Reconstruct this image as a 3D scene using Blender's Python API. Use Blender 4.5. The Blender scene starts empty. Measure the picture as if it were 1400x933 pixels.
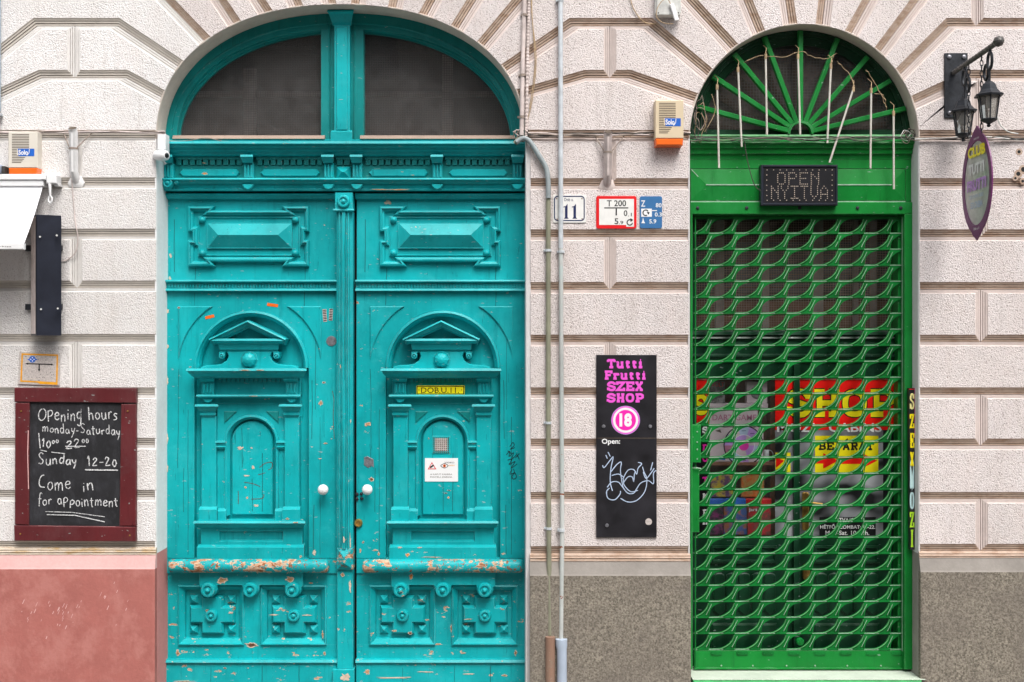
import bpy, bmesh, math, random
from mathutils import Vector, Matrix, noise as mnoise
random.seed(11)
C = bpy.context.scene
COL = C.collection
S = 0.0045            # metres per photo pixel on the wall face plane (y = 0)
D = 7.0               # camera distance from the wall face
ZC = (960-466.5)*S    # camera height, pavement at z = 0
R = math.radians

# ------------------------------------------------------------------ camera
cam = bpy.data.objects.new('camera', bpy.data.cameras.new('camera'))
COL.objects.link(cam); C.camera = cam
cam.location = (0, -D, ZC); cam.rotation_euler = (R(90), 0, 0)
cam.data.sensor_width = 36; cam.data.lens = 36*D/(1400*S)
cam.data.clip_end = 500; cam.data.clip_start = .05
# ------------------------------------------------------------------ world and sun (overcast daylight)
SUN_EL, SUN_AZ = R(56), R(20)      # azimuth measured from the street side (-y) towards +x
w = bpy.data.worlds.new('World'); C.world = w; w.use_nodes = True
nt = w.node_tree; bg = nt.nodes['Background']
sky = nt.nodes.new('ShaderNodeTexSky'); sky.sky_type = 'NISHITA'; sky.sun_disc = False
sky.sun_elevation = SUN_EL; sky.sun_rotation = math.pi - SUN_AZ
sky.air_density = 1.0; sky.dust_density = 4.0; sky.ozone_density = 1.0
hs = nt.nodes.new('ShaderNodeHueSaturation'); hs.inputs['Saturation'].default_value = .25
nt.links.new(sky.outputs[0], hs.inputs['Color']); nt.links.new(hs.outputs[0], bg.inputs[0])
bg.inputs[1].default_value = 0.145
sl = bpy.data.lights.new('sun', 'SUN'); sl.energy = 1.05; sl.angle = R(25); sl.color = (1, .965, .92)
so = bpy.data.objects.new('sun', sl); COL.objects.link(so); so.location = (-3, -6, 12)
sd = Vector((math.sin(SUN_AZ)*math.cos(SUN_EL), -math.cos(SUN_AZ)*math.cos(SUN_EL), math.sin(SUN_EL)))
so.rotation_euler = sd.to_track_quat('Z', 'Y').to_euler()
C.view_settings.view_transform = 'Standard'; C.view_settings.look = 'None'
C.view_settings.exposure = 1.0; C.view_settings.gamma = 1.0
C.cycles.max_bounces = 6; C.cycles.transparent_max_bounces = 12
C.cycles.use_denoising = True

# ------------------------------------------------------------------ materials
def srgb(r, g, b):
    f = lambda c: (c/255/12.92) if c/255 <= .04045 else ((c/255+.055)/1.055)**2.4
    return (f(r), f(g), f(b), 1)
class NT:
    def __init__(s, name):
        s.m = bpy.data.materials.new(name); s.m.use_nodes = True
        s.t = s.m.node_tree; s.b = s.t.nodes['Principled BSDF']; s.pos = s.n('ShaderNodeNewGeometry').outputs['Position']
    def n(s, ty, **kw):
        x = s.t.nodes.new(ty)
        for k, v in kw.items(): setattr(x, k, v)
        return x
    def l(s, a, b): s.t.links.new(a, b)
    def vec(s, sc):
        x = s.n('ShaderNodeVectorMath', operation='MULTIPLY'); s.l(s.pos, x.inputs[0]); x.inputs[1].default_value = sc
        return x.outputs[0]
    def noise(s, scale, detail=3, rough=.55, stretch=None, off=None):
        x = s.n('ShaderNodeTexNoise'); x.inputs['Scale'].default_value = scale; x.inputs['Detail'].default_value = detail
        x.inputs['Roughness'].default_value = rough
        s.l(s.vec(stretch) if stretch else s.pos, x.inputs['Vector'])
        return x.outputs[0]
    def voro(s, scale):
        x = s.n('ShaderNodeTexVoronoi'); x.inputs['Scale'].default_value = scale; s.l(s.pos, x.inputs['Vector']); return x.outputs[0]
    def mp(s, v, a, b, c=0., d=1., clamp=True):
        x = s.n('ShaderNodeMapRange'); x.clamp = clamp
        s.l(v, x.inputs[0])
        for i, q in enumerate((a, b, c, d)): x.inputs[i+1].default_value = q
        return x.outputs[0]
    def math(s, op, a, b=None):
        x = s.n('ShaderNodeMath', operation=op)
        for i, q in enumerate((a, b)):
            if q is None: continue
            if isinstance(q, (int, float)): x.inputs[i].default_value = q
            else: s.l(q, x.inputs[i])
        return x.outputs[0]
    def mix(s, f, a, b):
        x = s.n('ShaderNodeMix', data_type='RGBA')
        if isinstance(f, (int, float)): x.inputs[0].default_value = f
        else: s.l(f, x.inputs[0])
        for i, q in ((6, a), (7, b)):
            if isinstance(q, tuple): x.inputs[i].default_value = q
            else: s.l(q, x.inputs[i])
        return x.outputs[2]
    def bump(s, h, strength, dist):
        x = s.n('ShaderNodeBump'); x.inputs['Strength'].default_value = strength; x.inputs['Distance'].default_value = dist
        s.l(h, x.inputs['Height']); s.l(x.outputs[0], s.b.inputs['Normal']); return x
    def col(s, c):
        if isinstance(c, tuple): s.b.inputs['Base Color'].default_value = c
        else: s.l(c, s.b.inputs['Base Color'])
    def set(s, **kw):
        for k, v in kw.items(): s.b.inputs[k].default_value = v
def dk(c, f): return (c[0]*f, c[1]*f, c[2]*f, 1)

def plain(name, c, rough=.5, metal=0., var=.18, scale=14., bump=.0, bscale=120., spec=.4):
    q = NT(name); nz = q.mp(q.noise(scale, 5), .3, .7)
    q.col(q.mix(nz, dk(c, 1-var), dk(c, 1+var*.5))); q.set(Roughness=rough, Metallic=metal)
    q.b.inputs['Specular IOR Level'].default_value = spec
    if bump: q.bump(q.noise(bscale, 4), bump, .004)
    return q.m
def plaster(name, c, spot=.45, rs=1.0, fs=1.0):
    q = NT(name)
    big = q.mp(q.noise(1.3, 5, .6, (1, 1, .5)), .35, .65); mid = q.mp(q.noise(7, 6, .65, (1, 1, .45)), .3, .7)
    gr = q.noise(105*fs, 3, .62); gr2 = q.noise(52*fs, 3, .55)
    col = q.mix(big, dk(c, .84), dk(c, 1.05))
    col = q.mix(q.mp(mid, 0, 1, .0, .45), col, (c[0]*.9, c[1]*.82, c[2]*.78, 1))
    pores = q.math('MULTIPLY', q.mp(gr, .36, .445, 1., 0.), q.mp(q.noise(24, 3), .35, .6, .45, 1.))
    col = q.mix(q.math('MULTIPLY', pores, spot), col, (c[0]*.30, c[1]*.23, c[2]*.2, 1))
    oi = q.n('ShaderNodeObjectInfo'); col = q.mix(q.mp(oi.outputs['Random'], 0, 1, 0, .22), col, (c[0]*.78, c[1]*.74, c[2]*.70, 1))
    streak = q.mp(q.noise(16, 6, .65, (1, 1, .09)), .56, .74, 0, .34); col = q.mix(streak, col, (c[0]*.55, c[1]*.5, c[2]*.45, 1))
    q.col(col); q.set(Roughness=.92); q.b.inputs['Specular IOR Level'].default_value = .15
    h = q.math('ADD', q.mp(gr, .35, .6), q.math('MULTIPLY', gr2, 1.3))
    q.bump(h, .55*rs, .005)
    return q.m
def smooth_plaster(name, c, var=.2, stain=None, bump=.25, st=(1, 1, 5), ss=4):
    q = NT(name)
    n1 = q.mp(q.noise(5, 6, .65), .3, .7); n2 = q.mp(q.noise(50, 5, .7), .35, .7)
    col = q.mix(n1, dk(c, 1-var), dk(c, 1.05)); col = q.mix(q.mp(n2, 0, 1, 0, .35), col, dk(c, .7))
    if stain:
        col = q.mix(q.mp(q.noise(ss, 8, .75, st), .47, .62), col, stain)
    q.col(col); q.set(Roughness=.9); q.b.inputs['Specular IOR Level'].default_value = .2
    q.bump(q.noise(45, 6, .65), bump, .006)
    return q.m
def paint(name, c, wear=.5, low=0., rough=.42, primer=srgb(214, 180, 150), wood=srgb(168, 100, 58), pale=.35, edge=.5):
    """old gloss paint on wood: chips down to primer and wood, brush grain, worn arrises"""
    q = NT(name)
    big = q.mp(q.noise(2.2, 5, .6), .3, .7)
    grain = q.noise(30, 4, .6, (1, 1, .06))
    streak = q.mp(q.noise(12, 5, .65, (1, 1, .18)), .3, .75)
    col = q.mix(big, dk(c, .66), dk(c, 1.16))
    fade = q.mp(q.noise(3.1, 7, .7, (1, 1, .5)), .50, .66, 0, .42)
    col = q.mix(fade, col, (min(1, c[0]+.025), min(1, c[1]*1.12+.04), min(1, c[2]*1.12+.04), 1))
    drip = q.mp(q.noise(26, 5, .65, (1, 1, .07)), .56, .70, 0, .5)
    col = q.mix(drip, col, dk(c, .5))
    sc_ = q.mp(q.noise(70, 2, .5, (.35, 1, 1)), .70, .74, 0, .7)
    col = q.mix(sc_, col, (.35, .42, .40, 1))
    col = q.mix(q.mp(streak, 0, 1, 0, .30), col, (c[0]*.8+.012, min(1, c[1]*1.12+.02), min(1, c[2]*1.12+.02), 1))
    chalk = q.mp(q.noise(7, 7, .72), .56, .72, 0, pale)
    col = q.mix(chalk, col, (min(1, c[0]*.6+.05), min(1, c[1]*.95+.10), min(1, c[2]*.95+.10), 1))
    # dirt and hairline cracks
    cr = q.mp(q.noise(60, 5, .7, (1, 1, .10)), .30, .36, 1, 0)
    col = q.mix(q.math('MULTIPLY', cr, .6), col, dk(c, .22))
    # worn arrises
    q.b.inputs['Specular IOR Level'].default_value = .28
    bv = q.n('ShaderNodeBevel'); bv.samples = 4; bv.inputs['Radius'].default_value = .0035
    geo = q.n('ShaderNodeNewGeometry')
    dp = q.n('ShaderNodeVectorMath', operation='DOT_PRODUCT'); q.l(bv.outputs[0], dp.inputs[0]); q.l(geo.outputs['True Normal'], dp.inputs[1])
    em = q.math('MULTIPLY', q.mp(dp.outputs['Value'], .80, .97, 1, 0), q.mp(q.noise(16, 5, .7), .42, .60, 0, 1))
    col = q.mix(q.math('MULTIPLY', em, edge), col, (min(1, c[0]*.6+.30), min(1, c[1]*.6+.34), min(1, c[2]*.6+.32), 1))
    # chips
    sp = q.n('ShaderNodeSeparateXYZ'); q.l(q.pos, sp.inputs[0])
    lowm = q.mp(sp.outputs[2], .15, 1.25, low, 0.)
    chipn = q.math('ADD', q.noise(11, 8, .68, (1, 1, 1.9)), lowm)
    thr = .735-.14*wear
    m1 = q.mp(chipn, thr, thr+.008); m2 = q.mp(chipn, thr+.022, thr+.032)
    n2 = q.noise(48, 6, .7, (1, 1, .7)); chip2 = q.math('ADD', n2, lowm)
    m3 = q.mp(chip2, thr+.07-.02*wear, thr+.08-.02*wear)
    col = q.mix(m1, col, primer)
    woodc = q.mix(q.mp(q.noise(90, 3, .6, (.2, 1, 1)), .35, .65), dk(wood, .55), primer)
    col = q.mix(m2, col, woodc); col = q.mix(m3, col, dk(wood, .7))
    q.col(col)
    allm = q.math('MAXIMUM', m1, m3)
    q.l(q.mp(allm, 0, 1, rough, .8), q.b.inputs['Roughness'])
    h = q.math('SUBTRACT', q.math('ADD', q.math('MULTIPLY', grain, .5), q.math('MULTIPLY', q.noise(9, 5), .6)), q.math('MULTIPLY', allm, .7))
    q.bump(h, .45, .004)
    return q.m
def glass(name, tint=(.75, .8, .82, 1), dirt=.12, dc=(.36, .32, .29, 1), gr_=.03):
    q = NT(name); t = q.t
    tr = q.n('ShaderNodeBsdfTransparent'); tr.inputs[0].default_value = tint
    gl = q.n('ShaderNodeBsdfGlossy'); gl.inputs['Roughness'].default_value = gr_; gl.inputs[0].default_value = (1, 1, 1, 1)
    df = q.n('ShaderNodeBsdfDiffuse'); df.inputs[0].default_value = dc
    fr = q.n('ShaderNodeFresnel'); fr.inputs[0].default_value = 1.52
    bp = q.n('ShaderNodeBump'); bp.inputs['Strength'].default_value = .10; bp.inputs['Distance'].default_value = .02
    q.l(q.noise(3.5, 2), bp.inputs['Height']); q.l(bp.outputs[0], gl.inputs['Normal'])
    m1 = q.n('ShaderNodeMixShader'); q.l(fr.outputs[0], m1.inputs[0]); q.l(tr.outputs[0], m1.inputs[1]); q.l(gl.outputs[0], m1.inputs[2])
    m2 = q.n('ShaderNodeMixShader')
    q.l(q.mp(q.noise(14, 8, .75), .35, .75, dirt*.6, dirt*1.3), m2.inputs[0])
    q.l(m1.outputs[0], m2.inputs[1]); q.l(df.outputs[0], m2.inputs[2])
    q.l(m2.outputs[0], t.nodes['Material Output'].inputs[0])
    return q.m
TQ = (0.0015, .385, .412, 1)
GR = (.004, .205, .028, 1)
M = {}
M['wall'] = plaster('rough_spatter_plaster', (.80, .742, .73, 1), .95, 1.1, 1.2)
M['wall_white'] = plaster('rough_whitewashed_plaster', (.84, .825, .815, 1), .55, 1.0, 1.1)
M['mould'] = smooth_plaster('smooth_joint_plaster', (.70, .60, .56, 1), .15)
M['mould_white'] = smooth_plaster('smooth_joint_plaster_white', (.76, .73, .70, 1), .1)
M['grime_shade'] = smooth_plaster('brown_weathered_shaded_joint_plaster', (.58, .44, .35, 1), .30, (.36, .24, .17, 1), .3, (1, 1, 3), 9)  # brown soot stain, with the shade of downward faces put into the colour
M['grime_shade_white'] = smooth_plaster('greyed_joint_plaster', (.68, .62, .55, 1), .2)  # greyer stain on the white pier, shade of downward faces included
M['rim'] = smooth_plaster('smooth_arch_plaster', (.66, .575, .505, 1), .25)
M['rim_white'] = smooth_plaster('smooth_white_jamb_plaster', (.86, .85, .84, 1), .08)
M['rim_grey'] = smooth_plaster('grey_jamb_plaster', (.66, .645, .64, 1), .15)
M['pink'] = smooth_plaster('faded_red_plinth_paint', (.43, .15, .128, 1), .14, (.46, .185, .16, 1), .35, (1, 1, .8), 6)
M['pink_light'] = smooth_plaster('pale_pink_plaster', (.72, .43, .41, 1), .12)
M['pink_jamb'] = smooth_plaster('dull_pink_jamb_plaster', (.60, .25, .23, 1), .12)
M['plinth_cap'] = smooth_plaster('yellowed_cracked_plaster', (.62, .53, .43, 1), .3, (.42, .27, .11, 1), .8)
def granite():
    q = NT('grey_speckled_spatter_plinth')
    n = q.mp(q.noise(95, 3, .65), .36, .62); n2 = q.mp(q.noise(2.6, 7, .7), .36, .64); n3 = q.mp(q.noise(40, 4, .6), .35, .65)
    c = q.mix(n, (.11, .095, .075, 1), (.38, .34, .275, 1)); c = q.mix(q.mp(n3, 0, 1, 0, .35), c, (.13, .115, .095, 1))
    c = q.mix(q.mp(n2, 0, 1, .0, .55), c, (.17, .145, .125, 1)); q.col(c); q.set(Roughness=.93); q.b.inputs['Specular IOR Level'].default_value = .15
    q.bump(q.noise(95, 4, .65), .7, .006); return q.m
M['granite'] = granite()
M['granite_smooth'] = smooth_plaster('smooth_grey_plinth_top', (.34, .31, .28, 1), .3)
M['tq'] = paint('turquoise_gloss_paint', TQ, .38, .05, edge=.6)
M['tq_rail'] = paint('turquoise_paint_on_worn_rail', TQ, 1.4, .0, edge=.9)
M['tq_low'] = paint('turquoise_paint_flaking', TQ, .52, .035, edge=.9)
M['tq_shade'] = paint('turquoise_paint_shaded', (.001, .23, .225, 1), .03, 0, edge=.35, pale=.15)  # same turquoise, darkened to paint in the shade under arch and cornice
M['gr'] = paint('green_gloss_paint', GR, .0, .0, primer=srgb(190, 170, 140), pale=.15, edge=.75, rough=.38)
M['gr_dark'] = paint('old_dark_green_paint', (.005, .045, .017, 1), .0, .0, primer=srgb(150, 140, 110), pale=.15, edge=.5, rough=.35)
M['gr_grille'] = plain('green_grille_enamel', (.004, .17, .028, 1), .42, 0, .45, 6, .2, 60, .25)
M['gr_flange'] = plain('grille_flange_edge', (.13, .40, .16, 1), .4, 0, .3, 20)  # lighter green: sky light caught by the grille flange, put into the colour
M['gr_pale'] = plain('worn_and_lit_pale_green_edge', (.30, .46, .33, 1), .5, 0, .3, 20)  # wear on the lintel; on the grille lips, caught sky light painted in
M['gr_step'] = plain('green_painted_step', (.03, .34, .09, 1), .6, 0, .35, 14, .3)
M['sill_stone'] = smooth_plaster('mint_stained_stone', (.55, .62, .52, 1), .2)
M['dust'] = smooth_plaster('dusty_brown_ledge', (.42, .31, .25, 1), .25)
M['glass'] = glass('old_window_glass', (.7, .7, .68, 1), .16, (.34, .33, .33, 1))
M['glass_shop'] = glass('shop_window_glass', (.85, .88, .9, 1), .05)
M['acrylic'] = glass('smoked_acrylic', (.30, .24, .26, 1), .42, (.13, .085, .105, 1), .5)
M['lamp_glass'] = glass('frosted_lantern_glass', (.8, .82, .8, 1), .4)
M['dark'] = plain('dark_brown_interior', (.050, .036, .030, 1), .9, 0, .15, 2)
M['black'] = plain('black_void', (.012, .012, .012, 1), .8)
M['wire'] = plain('dull_wire_mesh', (.40, .27, .21, 1), .6, .3)
M['pale_strip'] = plain('pale_dusty_strip', (.36, .31, .29, 1), .9, 0, .3, 12)
M['wood_in'] = plain('brown_varnished_wood', (.24, .10, .055, 1), .5, 0, .4, 20)
M['steel'] = plain('galvanised_steel', (.60, .64, .67, 1), .45, .25, .22, 16)
M['steel_rust'] = paint('grey_paint_over_rusty_pipe', (.50, .50, .48, 1), .72, .0, primer=srgb(150, 80, 45), wood=srgb(110, 50, 25), edge=.2)
M['rustpipe'] = paint('rusty_brown_pipe', (.30, .17, .12, 1), .8, .0, primer=srgb(170, 150, 140), wood=srgb(90, 60, 45), edge=.3)
M['olive'] = plain('olive_grey_pipe_paint', (.24, .24, .17, 1), .5, 0, .25, 8)
M['bluepipe'] = plain('pale_blue_grey_pipe', (.43, .50, .60, 1), .45, 0, .15, 6)
M['wpipe'] = plain('dirty_white_conduit', (.62, .53, .50, 1), .6, 0, .3, 12)
M['white'] = plain('white_plastic', (.80, .80, .80, 1), .4, 0, .06, 9)
M['whitedirty'] = plain('weathered_white_plastic', (.62, .62, .59, 1), .5, 0, .2, 30)
M['rodwhite'] = plain('yellowed_white_rod', (.60, .56, .50, 1), .5, 0, .15, 20)
M['greypipe'] = plain('grey_plastic_pipe', (.30, .34, .35, 1), .5, 0, .2, 16)
M['enamel_white'] = plain('white_enamel', (.80, .79, .76, 1), .25, 0, .08, 20)
M['beige'] = plain('beige_plastic_housing', (.66, .54, .37, 1), .5, 0, .08, 9)
M['beige_white'] = plain('cream_plastic_housing', (.68, .63, .55, 1), .5, 0, .05, 9)
M['orange'] = plain('orange_lens', (.85, .15, .02, 1), .25, 0, .1, 9)
M['blue'] = plain('blue_print', (.02, .13, .55, 1), .4)
M['slot'] = plain('dark_slot', (.10, .075, .055, 1), .8)
M['cable'] = plain('grey_brown_cable', (.30, .24, .20, 1), .6, 0, .4, 30)
M['cable_dark'] = plain('dark_cable', (.05, .045, .04, 1), .6)
M['cable_tan'] = plain('dry_vine_and_string', (.45, .32, .19, 1), .8, 0, .3, 40)
M['red'] = plain('red_enamel', (.72, .015, .02, 1), .3, 0, .1)
M['red_bright'] = plain('red_print', (.92, .010, .006, 1), .35, 0, .05)
M['yellow'] = plain('yellow_print', (.95, .80, .01, 1), .35, 0, .05)
M['yellow_lt'] = plain('pale_yellow_print', (.85, .78, .32, 1), .35, 0, .05)
M['black_print'] = plain('black_print', (.010, .010, .012, 1), .35)
M['navy'] = plain('navy_enamel', (.02, .03, .10, 1), .3)
M['bluesign'] = plain('blue_enamel', (.045, .16, .36, 1), .35, 0, .1)
M['orange_yellow'] = plain('faded_orange_yellow_paint', (.78, .35, .02, 1), .5, 0, .2, 40)
M['plate_grey'] = plain('speckled_sheet_metal', (.55, .49, .46, 1), .5, 0, .3, 120)
M['frame_red'] = paint('dark_red_brown_board_paint', (.115, .016, .019, 1), .0, .0, primer=srgb(190, 110, 120), wood=srgb(60, 20, 20), pale=.12, edge=.35, rough=.45)
def chalkboard():
    q = NT('black_chalkboard')
    n = q.mp(q.noise(6, 7, .7), .45, .8); n2 = q.mp(q.noise(30, 5, .7, (1, 1, .4)), .5, .75)
    c = q.mix(n, (.010, .010, .012, 1), (.035, .035, .042, 1)); c = q.mix(q.math('MULTIPLY', n2, .5), c, (.06, .06, .07, 1))
    q.col(c); q.set(Roughness=.6); return q.m
M['board'] = chalkboard()
def chalk():
    q = NT('white_chalk'); n = q.mp(q.noise(170, 4, .75), .36, .56)
    q.col(q.mix(n, (.07, .07, .08, 1), (.78, .78, .78, 1))); q.set(Roughness=.95); return q.m
M['chalk'] = chalk()
M['signblack'] = plain('scuffed_black_sign_panel', (.020, .019, .023, 1), .38, 0, .6, 7)
M['pinktxt'] = plain('pink_print', (.80, .10, .60, 1), .4, 0, .04)
M['pinkhot'] = plain('hot_pink_print', (.85, .02, .40, 1), .4, 0, .04)
M['iron'] = plain('dark_wrought_iron', (.035, .038, .045, 1), .5, .5, .4, 30, .2, 60)
M['ironlt'] = plain('grey_forged_iron', (.11, .105, .10, 1), .45, .6, .4, 40, .4, 60)
M['bluecase'] = plain('black_plastic_edge_profile', (.020, .023, .035, 1), .32, 0, .3, 10)
M['purple'] = plain('purple_acrylic', (.16, .03, .13, 1), .35, 0, .1)
M['purplebright'] = plain('violet_print', (.28, .02, .50, 1), .4)
M['magenta'] = plain('magenta_print', (.60, .01, .22, 1), .4)
M['lilac'] = plain('lilac_print', (.55, .30, .70, 1), .4)
M['limetxt'] = plain('lime_print', (.45, .78, .03, 1), .4)
M['cyanlt'] = plain('pale_cyan_print', (.55, .78, .78, 1), .4)
M['brass'] = plain('tarnished_brass', (.50, .30, .08, 1), .35, .7, .5, 30)
M['zinc'] = plain('dull_metal_disc', (.30, .30, .33, 1), .4, .6, .4, 60)
M['whitetxt'] = plain('white_print', (.82, .82, .82, 1), .4, 0, .02)
M['led'] = plain('clear_led_lens', (.55, .46, .38, 1), .3, 0, .1)
M['awn'] = plain('white_awning_fabric', (.80, .80, .82, 1), .8, 0, .05, 8)
M['screen'] = plain('black_led_panel', (.013, .013, .016, 1), .35, 0, .4, 8)
M['pave'] = smooth_plaster('pavement_asphalt', (.22, .21, .20, 1), .2)
M['road'] = smooth_plaster('road_asphalt', (.06, .06, .06, 1), .2)
M['opp'] = smooth_plaster('ochre_render', (.34, .29, .24, 1), .15)
def photo_print():
    q = NT('black_and_white_photo_print')
    n = q.mp(q.noise(4.2, 1.5, .4, (1, 1, 1.6)), .38, .62); c = q.mix(n, (.012, .012, .014, 1), (.42, .43, .46, 1))
    q.col(c); q.set(Roughness=.35); return q.m
M['photo'] = photo_print()
def mottled(name, a, b, sc):
    q = NT(name); q.col(q.mix(q.mp(q.noise(sc, 3, .6), .42, .58), a, b)); q.set(Roughness=.4); return q.m
M['box_a'] = mottled('printed_box_blue_brown', (.05, .10, .30, 1), (.35, .12, .06, 1), 22)
M['box_b'] = mottled('printed_box_red', (.50, .02, .03, 1), (.20, .06, .05, 1), 28)
M['box_c'] = mottled('printed_box_yellow_violet', (.55, .40, .03, 1), (.12, .05, .12, 1), 20)
M['box_d'] = mottled('printed_box_orange', (.55, .13, .02, 1), (.40, .22, .06, 1), 25)
M['box_e'] = mottled('printed_box_dark', (.02, .02, .03, 1), (.20, .02, .12, 1), 30)
M['box_f'] = mottled('printed_box_grey', (.05, .05, .05, 1), (.22, .20, .20, 1), 25)
M['palepink'] = plain('pale_pink_print', (.62, .50, .52, 1), .4, 0, .06)
M['rosetxt'] = plain('rose_print', (.50, .18, .28, 1), .4)
M['ltblue'] = plain('light_blue_print', (.45, .55, .72, 1), .4)

# ------------------------------------------------------------------ object helpers
WL = {}
def tag(o, label=None, cat=None, group=None, kind=None):
    if label: o['label'] = label
    if cat: o['category'] = cat
    if group: o['group'] = group
    if kind: o['kind'] = kind
    return o
def wp(px, py, y=0.):   # photo pixel on the plane at depth y -> world point
    k = (D+y)/D
    return Vector(((px-700)*S*k, y, ZC+(466.5-py)*S*k))
def thing(name, px, py, y, label, cat, group=None):
    o = bpy.data.objects.new(name, None); COL.objects.link(o); o.empty_display_size = .1
    o.location = wp(px, py, y); WL[o] = o.location.copy()
    return tag(o, label, cat, group)

def off_path(path, closed, d, wts=None):
    n = len(path); out = []
    def nrm(a, b):
        dx, dy = b[0]-a[0], b[1]-a[1]; L = math.hypot(dx, dy) or 1e-9
        return (-dy/L, dx/L)
    E = [nrm(path[i], path[(i+1) % n]) for i in range(n if closed else n-1)]
    for i in range(n):
        if closed: n1, n2 = E[i-1], E[i]; w1, w2 = (wts[i-1], wts[i]) if wts else (1, 1)
        else:
            n1 = E[max(0, i-1)]; n2 = E[min(i, n-2)]; w1 = w2 = 1
        det = n1[0]*n2[1]-n1[1]*n2[0]
        if abs(det) < .12:
            if w1 == w2:
                mx, my = n1[0]+n2[0], n1[1]+n2[1]; q = 1+n1[0]*n2[0]+n1[1]*n2[1]
                m = (mx/q*d*w1, my/q*d*w1)
            else:
                ww = max(w1, w2); nn = n1 if w1 > w2 else n2; m = (nn[0]*d*ww, nn[1]*d*ww)
        else:
            a, b = d*w1, d*w2
            m = ((a*n2[1]-b*n1[1])/det, (n1[0]*b-n2[0]*a)/det)
        out.append((path[i][0]+m[0], path[i][1]+m[1]))
    return out
def cw(path, wts=None):
    a = sum(path[i][0]*path[(i+1) % len(path)][1]-path[(i+1) % len(path)][0]*path[i][1] for i in range(len(path)))
    if a < 0:
        path = path[::-1]
        if wts: wts = wts[::-1]; wts = wts[1:]+wts[:1]
    return (path, wts)

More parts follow.
